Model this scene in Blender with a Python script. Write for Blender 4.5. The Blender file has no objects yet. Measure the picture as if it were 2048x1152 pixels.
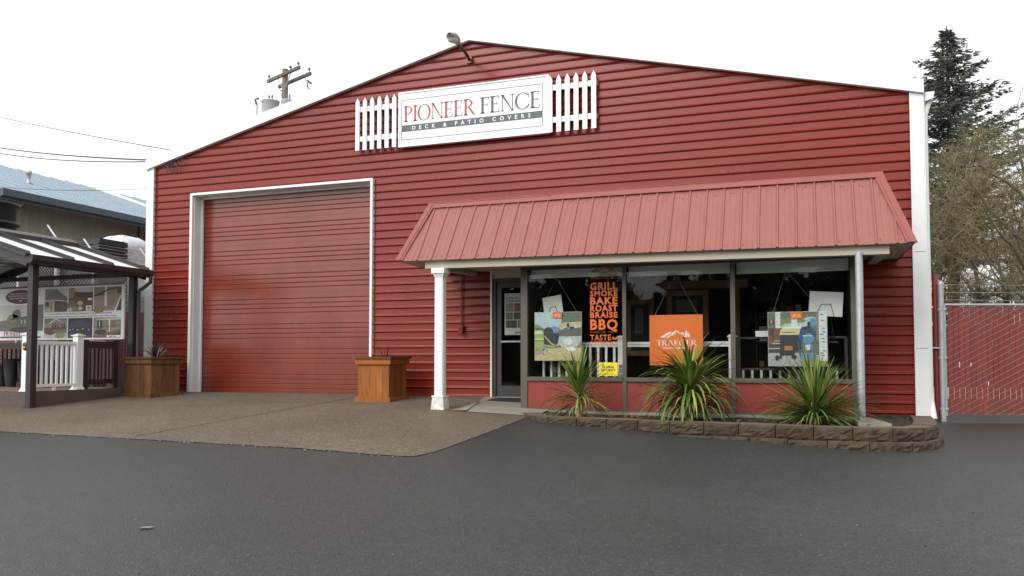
import bpy, bmesh, math, random
from math import sin, cos, pi, radians, sqrt
from mathutils import Vector, Matrix
random.seed(7)
SC = bpy.context.scene
COL = SC.collection

# ------------------------------------------------------------------ camera
def make_camera():
    yaw, pitch, roll = -0.3396, 0.0418, -0.0003
    F = Vector((sin(yaw)*cos(pitch), cos(yaw)*cos(pitch), sin(pitch)))
    r = Vector((cos(yaw), -sin(yaw), 0)); u = r.cross(F)
    R = cos(roll)*r + sin(roll)*u; U = -sin(roll)*r + cos(roll)*u
    cd = bpy.data.cameras.new('camera'); co = bpy.data.objects.new('camera', cd); COL.objects.link(co)
    M = Matrix(((R.x, U.x, -F.x), (R.y, U.y, -F.y), (R.z, U.z, -F.z))).to_4x4()
    M.translation = Vector((5.7902, -13.7976, 0.7033)); co.matrix_world = M
    cd.sensor_width = 36; cd.lens = 1600.55/2048*36
    cd.shift_x = -8.7/2048; cd.shift_y = 73.4/2048
    cd.clip_end = 2000; cd.clip_start = 0.05
    SC.camera = co
make_camera()

# ------------------------------------------------------------------ world, sun, exposure
W = bpy.data.worlds.new('World'); SC.world = W; W.use_nodes = True
nt = W.node_tree; nt.nodes.clear()
sky = nt.nodes.new('ShaderNodeTexSky'); sky.sky_type = 'NISHITA'; sky.sun_disc = False
sky.sun_elevation = radians(36); sky.sun_rotation = radians(200)
sky.air_density = 1.0; sky.dust_density = 4.0; sky.ozone_density = 1.0
hs = nt.nodes.new('ShaderNodeHueSaturation'); hs.inputs['Saturation'].default_value = 0.10
mixw = nt.nodes.new('ShaderNodeMix'); mixw.data_type = 'RGBA'; mixw.inputs[0].default_value = 0.6
bg = nt.nodes.new('ShaderNodeBackground'); bg.inputs['Strength'].default_value = 0.15
ow = nt.nodes.new('ShaderNodeOutputWorld')
nt.links.new(sky.outputs[0], hs.inputs['Color']); nt.links.new(hs.outputs[0], mixw.inputs[6])
mixw.inputs[7].default_value = (7.6, 7.75, 7.9, 1)      # even overcast cloud layer mixed over the clear-sky model
nt.links.new(mixw.outputs[2], bg.inputs[0]); nt.links.new(bg.outputs[0], ow.inputs[0])
sd = bpy.data.lights.new('sun', 'SUN'); sd.energy = 1.0; sd.angle = radians(30); sd.color = (1.0, 0.97, 0.93)
so = bpy.data.objects.new('sun', sd); COL.objects.link(so)
so.rotation_euler = (radians(54), 0, radians(-20))
vs = SC.view_settings; vs.view_transform = 'Standard'; vs.look = 'None'; vs.gamma = 1; vs.use_curve_mapping = False
vs.exposure = 0.5
SC.display_settings.display_device = 'sRGB'
SC.cycles.max_bounces = 8; SC.cycles.transparent_max_bounces = 16
SC.cycles.use_denoising = True

# ------------------------------------------------------------------ materials
MATS = {}
def mat(name, col, rough=0.6, metal=0.0, var=0.0, scale=6.0, bump=0.0, bscale=60.0, col2=None, spec=0.5, stretch=(1, 1, 1), island=0.0, detail=6.0, coat=0.0):
    """procedural Principled material: noise-mixed colour, noise roughness, bump, per-island colour shift"""
    if name in MATS: return MATS[name]
    m = bpy.data.materials.new(name); m.use_nodes = True; t = m.node_tree; n = t.nodes; L = t.links
    b = n['Principled BSDF']
    b.inputs['Roughness'].default_value = rough; b.inputs['Metallic'].default_value = metal
    b.inputs['Specular IOR Level'].default_value = spec
    if coat: b.inputs['Coat Weight'].default_value = coat; b.inputs['Coat Roughness'].default_value = 0.12
    c4 = (*col, 1); b.inputs['Base Color'].default_value = c4
    if var or col2 or bump:
        tc = n.new('ShaderNodeTexCoord'); mp = n.new('ShaderNodeMapping'); mp.inputs['Scale'].default_value = stretch
        L.new(tc.outputs['Object'], mp.inputs[0])
    last = None
    if var or col2:
        nz = n.new('ShaderNodeTexNoise'); nz.inputs['Scale'].default_value = scale; nz.inputs['Detail'].default_value = detail
        nz.inputs['Roughness'].default_value = 0.62
        L.new(mp.outputs[0], nz.inputs['Vector'])
        mx = n.new('ShaderNodeMix'); mx.data_type = 'RGBA'
        rp = n.new('ShaderNodeMapRange'); rp.inputs[1].default_value = 0.3; rp.inputs[2].default_value = 0.7
        L.new(nz.outputs[0], rp.inputs[0]); L.new(rp.outputs[0], mx.inputs[0])
        c2 = col2 if col2 else tuple(max(0, c*(1-var)) for c in col)
        c1 = col if col2 else tuple(min(1, c*(1+var)) for c in col)
        mx.inputs[6].default_value = (*c1, 1); mx.inputs[7].default_value = (*c2, 1)
        last = mx.outputs[2]
        rr = n.new('ShaderNodeMapRange'); rr.inputs[3].default_value = max(0.02, rough-0.08); rr.inputs[4].default_value = min(1, rough+0.1)
        L.new(nz.outputs[0], rr.inputs[0]); L.new(rr.outputs[0], b.inputs['Roughness'])
    if island:
        g = n.new('ShaderNodeNewGeometry'); h = n.new('ShaderNodeHueSaturation')
        a1 = n.new('ShaderNodeMapRange'); a1.inputs[3].default_value = 1-island; a1.inputs[4].default_value = 1+island
        L.new(g.outputs['Random Per Island'], a1.inputs[0]); L.new(a1.outputs[0], h.inputs['Value'])
        if last: L.new(last, h.inputs['Color'])
        else: h.inputs['Color'].default_value = c4
        last = h.outputs[0]
    if last: L.new(last, b.inputs['Base Color'])
    if bump:
        nb = n.new('ShaderNodeTexNoise'); nb.inputs['Scale'].default_value = bscale; nb.inputs['Detail'].default_value = 4
        L.new(mp.outputs[0], nb.inputs['Vector'])
        bp = n.new('ShaderNodeBump'); bp.inputs['Strength'].default_value = bump; bp.inputs['Distance'].default_value = 0.01
        L.new(nb.outputs[0], bp.inputs['Height']); L.new(bp.outputs[0], b.inputs['Normal'])
    MATS[name] = m
    return m

mat('red_siding', (0.200, 0.0215, 0.0120), 0.25, spec=0.38, var=0.10, scale=2.2, bump=0.05, bscale=3, stretch=(0.5, 1, 1))
mat('red_door', (0.175, 0.030, 0.017), 0.18, spec=0.6, var=0.16, scale=1.6, bump=0.04, bscale=2.2, stretch=(1, 1, 0.7))
mat('red_panel', (0.23, 0.028, 0.020), 0.45, var=0.08, scale=2.5)
mat('red_canopy', (0.285, 0.100, 0.082), 0.40, var=0.07, scale=5, stretch=(3, 1, 0.5))
mat('red_canopy_trim', (0.27, 0.076, 0.062), 0.38, var=0.08, scale=4)
mat('screw', (0.16, 0.04, 0.035), 0.4, metal=0.3)
mat('white_trim', (0.72, 0.735, 0.715), 0.45, var=0.03, scale=3)
mat('white_vinyl', (0.76, 0.765, 0.755), 0.35, var=0.02, scale=4)
mat('chipped_white', (0.78, 0.78, 0.74), 0.7, scale=14, col2=(0.42, 0.39, 0.32), bump=0.3, bscale=30)
mat('soffit', (0.42, 0.38, 0.30), 0.7, var=0.06, scale=3)
mat('brown_frame', (0.090, 0.076, 0.056), 0.45, var=0.06, scale=4)
mat('dark_bronze', (0.045, 0.037, 0.032), 0.4, var=0.1, scale=4)
mat('dark_gap', (0.02, 0.018, 0.016), 0.8)
mat('galvanised', (0.42, 0.44, 0.44), 0.5, metal=0.55, var=0.14, scale=9)
mat('grey_metal', (0.40, 0.42, 0.42), 0.45, metal=0.3, var=0.1, scale=9)
mat('roof_metal', (0.5, 0.5, 0.5), 0.5)
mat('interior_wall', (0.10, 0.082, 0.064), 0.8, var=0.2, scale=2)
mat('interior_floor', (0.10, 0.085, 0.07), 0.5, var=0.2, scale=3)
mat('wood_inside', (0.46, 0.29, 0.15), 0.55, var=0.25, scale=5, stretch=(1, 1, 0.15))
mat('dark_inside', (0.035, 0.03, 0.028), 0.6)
mat('blind', (0.88, 0.93, 0.85), 0.7, var=0.05, scale=3)
mat('paper', (0.72, 0.73, 0.70), 0.6)
mat('board_back', (0.70, 0.73, 0.69), 0.6, var=0.04, scale=3)
mat('ink', (0.03, 0.03, 0.03), 0.6)
mat('sign_white', (0.71, 0.74, 0.75), 0.4, var=0.02, scale=2)
mat('sign_red', (0.36, 0.05, 0.05), 0.4)
mat('sign_grey', (0.055, 0.07, 0.075), 0.4)
mat('orange', (0.80, 0.19, 0.022), 0.4, var=0.03, scale=2)
mat('orange_ink', (0.80, 0.19, 0.03), 0.4)
mat('yellow', (0.80, 0.66, 0.02), 0.4)
mat('concrete', (0.27, 0.25, 0.20), 0.8, var=0.15, scale=3, bump=0.15, bscale=40)
mat('block', (0.078, 0.054, 0.032), 0.9, scale=9, col2=(0.030, 0.021, 0.013), bump=0.9, bscale=22, island=0.16)
mat('block_top', (0.145, 0.105, 0.066), 0.9, scale=7, col2=(0.10, 0.07, 0.044), bump=0.4, bscale=45, island=0.12)
mat('mulch', (0.045, 0.030, 0.021), 0.95, scale=26, col2=(0.018, 0.013, 0.011), bump=1.0, bscale=45)
mat('cedar', (0.34, 0.118, 0.030), 0.7, spec=0.2, scale=3.5, col2=(0.19, 0.066, 0.019), bump=0.15, bscale=20, stretch=(6, 6, 0.5), island=0.2)
mat('cedar_old', (0.19, 0.080, 0.028), 0.75, spec=0.2, scale=3.0, col2=(0.06, 0.038, 0.023), bump=0.2, bscale=20, stretch=(5, 5, 0.7), island=0.2)
mat('cedar_rim', (0.165, 0.066, 0.022), 0.7, spec=0.2, scale=4, col2=(0.09, 0.04, 0.016), stretch=(0.6, 4, 4), island=0.15)
mat('gazebo_metal', (0.030, 0.025, 0.023), 0.45, var=0.1, scale=5)
mat('brown_rail', (0.040, 0.020, 0.018), 0.45, var=0.15, scale=5)
mat('deck_board', (0.21, 0.155, 0.11), 0.7, var=0.15, scale=6, stretch=(0.4, 4, 1))
mat('deck_fascia', (0.085, 0.063, 0.052), 0.65, var=0.15, scale=5, stretch=(1, 1, 4))
mat('roof_panel', (0.74, 0.74, 0.72), 0.4, var=0.06, scale=3)
mat('cream', (0.62, 0.58, 0.46), 0.7, var=0.07, scale=1.2, stretch=(1, 3, 0.3))
mat('blue_roof', (0.25, 0.325, 0.38), 0.5, var=0.05, scale=1)
mat('blue_gutter', (0.055, 0.075, 0.095), 0.5)
mat('skylight', (0.8, 0.82, 0.82), 0.4)
mat('rust_truss', (0.11, 0.075, 0.06), 0.7)
mat('black_plastic', (0.020, 0.021, 0.025), 0.5, var=0.25, scale=6)
mat('wrap', (0.80, 0.82, 0.84), 0.22, scale=7, col2=(0.50, 0.53, 0.55), bump=0.8, bscale=9, stretch=(1, 1, 2.5))
mat('red_slat', (0.205, 0.034, 0.024), 0.55, island=0.12)
mat('red_pole', (0.24, 0.035, 0.028), 0.5, var=0.1, scale=5)
mat('wire', (0.34, 0.31, 0.28), 0.5, metal=0.3)
mat('cable', (0.05, 0.05, 0.055), 0.6)
mat('pole_wood', (0.25, 0.20, 0.145), 0.85, scale=6, col2=(0.13, 0.095, 0.07), stretch=(3, 3, 0.4), bump=0.3, bscale=20)
mat('arm_wood', (0.16, 0.135, 0.095), 0.85, scale=8, col2=(0.10, 0.08, 0.06))
mat('transformer', (0.52, 0.56, 0.55), 0.5, var=0.04, scale=3)
mat('porcelain', (0.10, 0.085, 0.08), 0.3)
mat('bark', (0.105, 0.092, 0.062), 0.9, scale=8, col2=(0.055, 0.047, 0.034), bump=0.5, bscale=15, stretch=(1, 1, 0.4))
mat('moss_bark', (0.125, 0.128, 0.055), 0.9, scale=5, col2=(0.07, 0.06, 0.04), bump=0.5, bscale=15)
mat('twig', (0.195, 0.155, 0.082), 0.85, island=0.35)
mat('twig_green', (0.185, 0.165, 0.078), 0.85, island=0.35)
mat('fir', (0.092, 0.112, 0.082), 0.7, island=0.5)
mat('leaf', (0.115, 0.185, 0.030), 0.40, island=0.5, scale=3, col2=(0.060, 0.115, 0.020))
mat('leaf_light', (0.205, 0.245, 0.050), 0.42, island=0.4)
mat('leaf_dead', (0.24, 0.19, 0.085), 0.7, island=0.35)
mat('leaf_purple', (0.050, 0.024, 0.026), 0.5, island=0.4)
mat('rubber', (0.025, 0.025, 0.026), 0.85)
mat('stucco_white', (0.70, 0.70, 0.66), 0.7)
mat('lamp_lens', (0.55, 0.56, 0.52), 0.25)
mat('amber', (0.75, 0.32, 0.05), 0.3)
mat('maroon', (0.10, 0.018, 0.020), 0.5)
# flat print colours of the posters and banner
def ink(name, c, c2=None, sc=9.0):
    c = tuple(min(.86, x*1.25) for x in c); c2 = c2 and tuple(min(.86, x*1.25) for x in c2)
    return mat(name, c, 0.45, scale=sc*2.4, col2=c2, detail=8) if c2 else mat(name, c, 0.45)
DARKER = {'p_tan': .78, 'p_grey': .75, 'p_brick': .75, 'p_deckred': .75, 'p_patio': .75, 'p_brown': .7, 'p_lightsky': .85}
for nm, c, c2 in [('p_smoke', (0.50, 0.62, 0.65), (0.22, 0.33, 0.35)), ('p_forest', (0.060, 0.085, 0.065), (0.16, 0.20, 0.16)),
    ('p_sand', (0.55, 0.48, 0.27), (0.38, 0.31, 0.16)), ('p_water', (0.075, 0.078, 0.060), (0.15, 0.15, 0.12)), ('p_rock', (0.55, 0.57, 0.52), (0.30, 0.31, 0.28)),
    ('p_black', (0.016, 0.020, 0.024), (0.035, 0.045, 0.05)), ('p_green', (0.32, 0.40, 0.17), (0.24, 0.31, 0.12)), ('p_greenlt', (0.50, 0.58, 0.30), None),
    ('p_chrome', (0.45, 0.45, 0.42), (0.16, 0.16, 0.15)), ('p_rust', (0.40, 0.17, 0.07), None), ('p_birch', (0.62, 0.68, 0.66), (0.45, 0.52, 0.52)),
    ('p_deck', (0.40, 0.44, 0.41), (0.28, 0.31, 0.29)), ('p_blue', (0.045, 0.115, 0.22), (0.02, 0.05, 0.11)), ('p_bluelt', (0.16, 0.33, 0.50), (0.07, 0.16, 0.28)),
    ('p_cream', (0.62, 0.58, 0.36), (0.48, 0.42, 0.22)), ('p_brown', (0.075, 0.058, 0.042), (0.12, 0.09, 0.06)), ('p_brick', (0.30, 0.12, 0.055), (0.18, 0.07, 0.035)),
    ('p_foliage', (0.10, 0.13, 0.045), (0.30, 0.30, 0.10)), ('p_tan', (0.36, 0.30, 0.22), (0.24, 0.20, 0.15)), ('p_grey', (0.22, 0.22, 0.20), (0.13, 0.13, 0.12)),
    ('p_night', (0.018, 0.016, 0.022), (0.03, 0.025, 0.025)), ('p_nightsky', (0.035, 0.04, 0.07), None), ('p_glow', (0.45, 0.26, 0.10), None), ('p_lightsky', (0.62, 0.62, 0.58), (0.52, 0.52, 0.48)),
    ('p_patio', (0.40, 0.32, 0.26), (0.32, 0.25, 0.20)), ('p_white', (0.72, 0.72, 0.69), None), ('p_deckred', (0.20, 0.075, 0.05), (0.12, 0.05, 0.035))]:
    kk = DARKER.get(nm, 1.0); ink(nm, tuple(v*kk for v in c), c2 and tuple(v*kk for v in c2), 14.0)

def glass_mat(name, tint, refl):
    m = bpy.data.materials.new(name); m.use_nodes = True; t = m.node_tree; n = t.nodes; n.clear()
    o = n.new('ShaderNodeOutputMaterial'); mx = n.new('ShaderNodeMixShader'); tr = n.new('ShaderNodeBsdfTransparent'); gl = n.new('ShaderNodeBsdfGlossy')
    fr = n.new('ShaderNodeFresnel'); fr.inputs[0].default_value = refl
    tr.inputs[0].default_value = (*tint, 1); gl.inputs['Roughness'].default_value = 0.015; gl.inputs[0].default_value = (0.9, 0.9, 0.9, 1)
    t.links.new(fr.outputs[0], mx.inputs[0]); t.links.new(tr.outputs[0], mx.inputs[1]); t.links.new(gl.outputs[0], mx.inputs[2]); t.links.new(mx.outputs[0], o.inputs[0])
    MATS[name] = m
glass_mat('glass', (0.94, 0.95, 0.93), 1.36)

def ground_material(name, base, dark, light, lrate, rough, bumpd, bs, wear):
    """asphalt / exposed aggregate: fine chips, larger wear patches, rough bump"""
    m = bpy.data.materials.new(name); m.use_nodes = True; t = m.node_tree; n = t.nodes; L = t.links; b = n['Principled BSDF']
    tc = n.new('ShaderNodeTexCoord')
    v = n.new('ShaderNodeTexVoronoi'); v.inputs['Scale'].default_value = bs; L.new(tc.outputs['Object'], v.inputs['Vector'])
    rp = n.new('ShaderNodeValToRGB'); cr = rp.color_ramp
    cr.elements[0].color = (*dark, 1); cr.elements[1].position = 1-lrate; cr.elements[1].color = (*base, 1)
    e = cr.elements.new(1.0); e.color = (*light, 1); cr.elements.new(0.35).color = (*[x*0.85 for x in base], 1)
    sp = n.new('ShaderNodeSeparateColor'); L.new(v.outputs['Color'], sp.inputs[0]); L.new(sp.outputs[0], rp.inputs[0])
    nz = n.new('ShaderNodeTexNoise'); nz.inputs['Scale'].default_value = 0.35; nz.inputs['Detail'].default_value = 7; nz.inputs['Roughness'].default_value = 0.6
    L.new(tc.outputs['Object'], nz.inputs['Vector'])
    mr = n.new('ShaderNodeMapRange'); mr.inputs[1].default_value = 0.3; mr.inputs[2].default_value = 0.7; mr.inputs[3].default_value = 1-wear; mr.inputs[4].default_value = 1+wear
    L.new(nz.outputs[0], mr.inputs[0])
    nm = n.new('ShaderNodeTexNoise'); nm.inputs['Scale'].default_value = 9; nm.inputs['Detail'].default_value = 8; nm.inputs['Roughness'].default_value = 0.75
    L.new(tc.outputs['Object'], nm.inputs['Vector'])
    m2 = n.new('ShaderNodeMapRange'); m2.inputs[1].default_value = 0.3; m2.inputs[2].default_value = 0.7; m2.inputs[3].default_value = 0.82; m2.inputs[4].default_value = 1.18; L.new(nm.outputs[0], m2.inputs[0])
    mu = n.new('ShaderNodeMath'); mu.operation = 'MULTIPLY'; L.new(mr.outputs[0], mu.inputs[0]); L.new(m2.outputs[0], mu.inputs[1])
    hv = n.new('ShaderNodeHueSaturation'); L.new(rp.outputs[0], hv.inputs['Color']); L.new(mu.outputs[0], hv.inputs['Value']); L.new(hv.outputs[0], b.inputs['Base Color'])
    r2 = n.new('ShaderNodeMapRange'); r2.inputs[3].default_value = rough-0.14; r2.inputs[4].default_value = rough+0.14; L.new(nz.outputs[0], r2.inputs[0]); L.new(r2.outputs[0], b.inputs['Roughness'])
    n2 = n.new('ShaderNodeTexNoise'); n2.inputs['Scale'].default_value = bs*0.6; n2.inputs['Detail'].default_value = 3; L.new(tc.outputs['Object'], n2.inputs['Vector'])
    bp = n.new('ShaderNodeBump'); bp.inputs['Strength'].default_value = bumpd; bp.inputs['Distance'].default_value = 0.012
    L.new(n2.outputs[0], bp.inputs['Height']); L.new(bp.outputs[0], b.inputs['Normal'])
    MATS[name] = m
ground_material('asphalt', (0.0405, 0.0440, 0.0385), (0.016, 0.016, 0.015), (0.115, 0.113, 0.103), 0.03, 0.47, 0.9, 95, 0.20)
ground_material('aggregate', (0.138, 0.110, 0.077), (0.068, 0.052, 0.035), (0.25, 0.215, 0.16), 0.08, 0.72, 0.8, 60, 0.22)

# ------------------------------------------------------------------ mesh builder
ORG = {}
def tag(o, label=None, cat=None, group=None, kind=None):
    if label: o['label'] = label
    if cat: o['category'] = cat
    if group: o['group'] = group
    if kind: o['kind'] = kind
    return o
def thing(name, loc, label, cat, group=None):
    o = bpy.data.objects.new(name, None); o.empty_display_size = 0.2; COL.objects.link(o); o.location = loc
    ORG[o.name] = Vector(loc)
    return tag(o, label, cat, group)
class MB:
    def __init__(s): s.v = []; s.f = []; s.m = []; s.names = []; s.smooth = []
    def mi(s, m):
        if m not in s.names: s.names.append(m)
        return s.names.index(m)
    def face(s, pts, m, sm=False):
        i = len(s.v); s.v += [tuple(p) for p in pts]; s.f.append(tuple(range(i, i+len(pts)))); s.m.append(s.mi(m)); s.smooth.append(sm)
    def mesh(s, vs, fs, m, sm=False):
        i = len(s.v); s.v += [tuple(p) for p in vs]; k = s.mi(m)
        for f in fs: s.f.append(tuple(i+a for a in f)); s.m.append(k); s.smooth.append(sm)
    def hexa(s, p, m):   # 8 pts: bottom 0-3 ccw, top 4-7
        s.mesh(p, [(3, 2, 1, 0), (4, 5, 6, 7), (0, 1, 5, 4), (1, 2, 6, 5), (2, 3, 7, 6), (3, 0, 4, 7)], m)
    def box(s, x0, x1, y0, y1, z0, z1, m):
        s.hexa([(x0, y0, z0), (x1, y0, z0), (x1, y1, z0), (x0, y1, z0), (x0, y0, z1), (x1, y0, z1), (x1, y1, z1), (x0, y1, z1)], m)
    def obox(s, c, ax, ay, az, hx, hy, hz, m):   # oriented box, axes = vectors
        c = Vector(c); ax = Vector(ax)*hx; ay = Vector(ay)*hy; az = Vector(az)*hz
        s.hexa([c-ax-ay-az, c+ax-ay-az, c+ax+ay-az, c-ax+ay-az, c-ax-ay+az, c+ax-ay+az, c+ax+ay+az, c-ax+ay+az], m)
    def beam(s, a, b, w, h, m, up=(0, 0, 1)):
        a = Vector(a); b = Vector(b); d = (b-a); L = d.length; d.normalize(); u = Vector(up); x = d.cross(u)
        if x.length < 1e-4: x = d.cross(Vector((1, 0, 0)))
        x.normalize(); z = x.cross(d)
        s.obox((a+b)/2, d, x, z, L/2, w/2, h/2, m)
    def tube(s, pts, rads, m, n=8, caps=True, sm=True):
        pts = [Vector(p) for p in pts]
        if not hasattr(rads, '__len__'): rads = [rads]*len(pts)
        vs = []; fs = []; prev = None
        for i, p in enumerate(pts):
            d = (pts[min(i+1, len(pts)-1)]-pts[max(i-1, 0)]).normalized()
            if prev is None:
                a = Vector((0, 0, 1)) if abs(d.z) < 0.9 else Vector((1, 0, 0)); x = d.cross(a).normalized()
            else:
                x = (prev - d*prev.dot(d)).normalized()
            prev = x; y = d.cross(x)
            for k in range(n):
                t = 2*pi*k/n; vs.append(p+(x*cos(t)+y*sin(t))*rads[i])
        for i in range(len(pts)-1):
            for k in range(n):
                a = i*n+k; b = i*n+(k+1) % n; fs.append((a, b, b+n, a+n))
        s.mesh(vs, fs, m, sm)
        if caps:
            s.face([vs[k] for k in reversed(range(n))], m); s.face([vs[(len(pts)-1)*n+k] for k in range(n)], m)
    def lathe(s, c, prof, m, n=20, sm=True):   # prof: (r,z)
        vs = []; fs = []
        for r, z in prof:
            for k in range(n):
                t = 2*pi*k/n; vs.append((c[0]+r*cos(t), c[1]+r*sin(t), c[2]+z))
        for i in range(len(prof)-1):
            for k in range(n):
                a = i*n+k; b = i*n+(k+1) % n; fs.append((a, b, b+n, a+n))
        s.mesh(vs, fs, m, sm)
        s.face([vs[k] for k in reversed(range(n))], m); s.face([vs[(len(prof)-1)*n+k] for k in range(n)], m)
    def prism(s, poly, fn, d, m):  # poly [(u,v)] -> fn(u,v,w); w 0..d
        a = [fn(u, v, 0) for u, v in poly]; b = [fn(u, v, d) for u, v in poly]
        s.face(a, m); s.face(list(reversed(b)), m)
        for i in range(len(poly)):
            j = (i+1) % len(poly); s.face([a[j], a[i], b[i], b[j]], m)
    def build(s, name, parent=None, **kw):
        o0 = Vector((0, 0, 0))
        if parent is not None: o0 = ORG[parent.name]
        me = bpy.data.meshes.new(name)
        me.from_pydata([(Vector(p)-o0)[:] for p in s.v], [], s.f)
        for q in s.names: me.materials.append(MATS[q])
        me.polygons.foreach_set('material_index', s.m); me.polygons.foreach_set('use_smooth', s.smooth)
        me.update()
        o = bpy.data.objects.new(name, me); COL.objects.link(o)
        ORG[o.name] = o0
        if parent is not None: o.parent = parent
        tag(o, **kw)
        return o
def top(mb, name, org, label, cat, group=None, kind=None):
    """a thing that is one mesh, its origin at its base"""
    v = Vector(org); mb.v = [tuple(Vector(p)-v) for p in mb.v]
    o = mb.build(name); o.location = v; ORG[o.name] = v
    return tag(o, label, cat, group, kind)
def copy_thing(o, loc, **kw):
    c = o.copy(); COL.objects.link(c); c.location = loc; ORG[c.name] = Vector(loc)
    for ch in list(o.children):
        d = ch.copy(); COL.objects.link(d); d.parent = c
        for g in list(ch.children):
            e = g.copy(); COL.objects.link(e); e.parent = d
    return tag(c, **kw)

# ---- lettering --------------------------------------------------
def txt(mb, s, x, z, h, fn, m, width=None, bold=0.0, spacing=1.0, align='L'):
    """built-in sans lettering as mesh: cap height h, optional fitted width; fn(u,v)->3D"""
    cu = bpy.data.curves.new('t', 'FONT'); cu.body = s; cu.size = 1; cu.offset = bold; cu.space_character = spacing; cu.resolution_u = 2
    o = bpy.data.objects.new('t', cu); COL.objects.link(o)
    dg = bpy.context.evaluated_depsgraph_get(); dg.update(); me = o.evaluated_get(dg).to_mesh()
    vs = [v.co.copy() for v in me.vertices]; fs = [tuple(p.vertices) for p in me.polygons]
    o.evaluated_get(dg).to_mesh_clear(); COL.objects.unlink(o); bpy.data.objects.remove(o); bpy.data.curves.remove(cu)
    if not vs: return
    x0 = min(v.x for v in vs); x1 = max(v.x for v in vs); y0 = 0.0; y1 = max(v.y for v in vs)
    k = h/(y1-y0); kx = k if width is None else width/(x1-x0)
    off = 0 if align == 'L' else -(x1-x0)*kx/2
    mb.mesh([fn(x+off+(v.x-x0)*kx, z+(v.y-y0)*k) for v in vs], fs, m)

def ring(cx, cy, ro, so, ri, si, a0, a1, cxi=None, n=18):
    cxi = cx if cxi is None else cxi; q = []
    for i in range(n):
        t0 = radians(a0+(a1-a0)*i/n); t1 = radians(a0+(a1-a0)*(i+1)/n)
        q.append([(cx+ro*cos(t0), cy+so*sin(t0)), (cx+ro*cos(t1), cy+so*sin(t1)), (cxi+ri*cos(t1), cy+si*sin(t1)), (cxi+ri*cos(t0), cy+si*sin(t0))])
    return q
def rc(x0, y0, x1, y1): return [(x0, y0), (x1, y0), (x1, y1), (x0, y1)]
def stem(x, w, y0=0.0, y1=1.0, sb=True, st=True, e=0.08):
    q = [rc(x, y0, x+w, y1)]
    if sb: q.append([(x-e, y0), (x+w+e, y0), (x+w+e, y0+.03), (x+w, y0+.07), (x, y0+.07), (x-e, y0+.03)])
    if st: q.append([(x-e, y1-.03), (x, y1-.07), (x+w, y1-.07), (x+w+e, y1-.03), (x+w+e, y1), (x-e, y1)])
    return q
def glyph(c, w=0.11, th=0.035):
    """serif capitals, cap height 1 -> (polygons, advance)"""
    if c == 'I': return stem(.10, w), .31
    if c in 'PR':
        q = stem(.10, w) + ring(.26, .735, .34, .265, .225, .225, -90, 90, .26) + [rc(.2, 1-.04, .27, 1), rc(.2, .47, .27, .51)]
        if c == 'P': return q, .64
        q += [[(.30, .50), (.42, .50), (.74, .05), (.80, .03), (.80, 0), (.62, 0)]]
        return q, .76
    if c == 'O': return ring(.45, .5, .43, .52, .305, .48, 0, 360, n=36), .90
    if c == 'N':
        return stem(.12, .045) + stem(.70, .045) + [[(.06, 1), (.20, 1), (.745, .0), (.70, -.01)], ], .86
    if c in 'EF':
        q = stem(.10, w) + [rc(.2, 1-.04, .56, 1), [(.53, .82), (.56, .82), (.56, 1), (.50, .96)], rc(.2, .50, .44, .54), rc(.42, .42, .455, .62)]
        if c == 'E': q += [rc(.2, 0, .58, .04), [(.54, .04), (.61, .22), (.58, .22), (.50, .04)]]
        return q, (.64 if c == 'E' else .60)
    if c in 'CG':
        q = ring(.48, .5, .45, .52, .32, .48, 42, 318, n=30) + [[(.80, .66), (.84, .66), (.82, .98), (.79, .9)]]
        if c == 'C': q += [[(.80, .34), (.86, .24), (.83, .14), (.76, .12)]]
        else: q += stem(.70, w, 0.05, .44, False, True, .08)
        return q, .90
    if c == 'T': return stem(.30, w, sb=True, st=False) + [rc(.03, 1-.045, .68, 1), [(.03, .78), (.06, .78), (.10, .96), (.03, 1)], [(.61, .96), (.65, .78), (.68, .78), (.68, 1)]], .70
    if c == 'A':
        return [[(.06, 0), (.12, 0), (.42, .86), (.40, 1)], [(.36, 1), (.45, 1), (.80, 0), (.66, 0)], rc(.22, .30, .62, .345), rc(0, 0, .20, .035), rc(.56, 0, .88, .035)], .86
    return [], .3
def serif(mb, s, x, z, h, fn, m, width, w=0.11):
    gs = []; cx = 0
    for c in s:
        q, a = glyph(c, w); gs.append((q, cx)); cx += a*0.97
    k = width/cx
    for q, ox in gs:
        for poly in q: mb.face([fn(x+(ox+u)*k, z+v*h) for u, v in poly], m)
LAYER = [0]
def plane_fn(o, ux, uz, nrm):
    """fn(layer) -> mapping (u,v)->3D, each layer 1.5 mm prouder"""
    o = Vector(o); ux = Vector(ux); uz = Vector(uz); nrm = Vector(nrm)
    return lambda k: (lambda u, v: o+ux*u+uz*v+nrm*(0.0015*k))
def mountain_logo(mb, f, x, z, w, m):
    """mountain range with two trees, w wide"""
    P = [[(0, .04), (.32, .24), (.40, .20), (.30, .14), (.12, .02)], [(.13, 0), (.32, .10), (.53, .30), (.56, .27), (.50, .12), (.46, .17), (.44, .08), (.38, .12), (.30, .02), (.22, .03)],
         [(.50, .28), (.53, .31), (.86, .05), (.82, .05)], [(.64, .16), (.74, .22), (.82, .17), (.78, .12), (.72, .17), (.70, .12)],
         [(.84, .04), (.83, .16), (.88, .31), (.93, .16), (.91, .04)], [(.93, .03), (.93, .12), (.965, .22), (1.0, .10), (.98, .03)]]
    for p in P: mb.face([f(x+u*w, z+v*w) for u, v in p], m)

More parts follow.
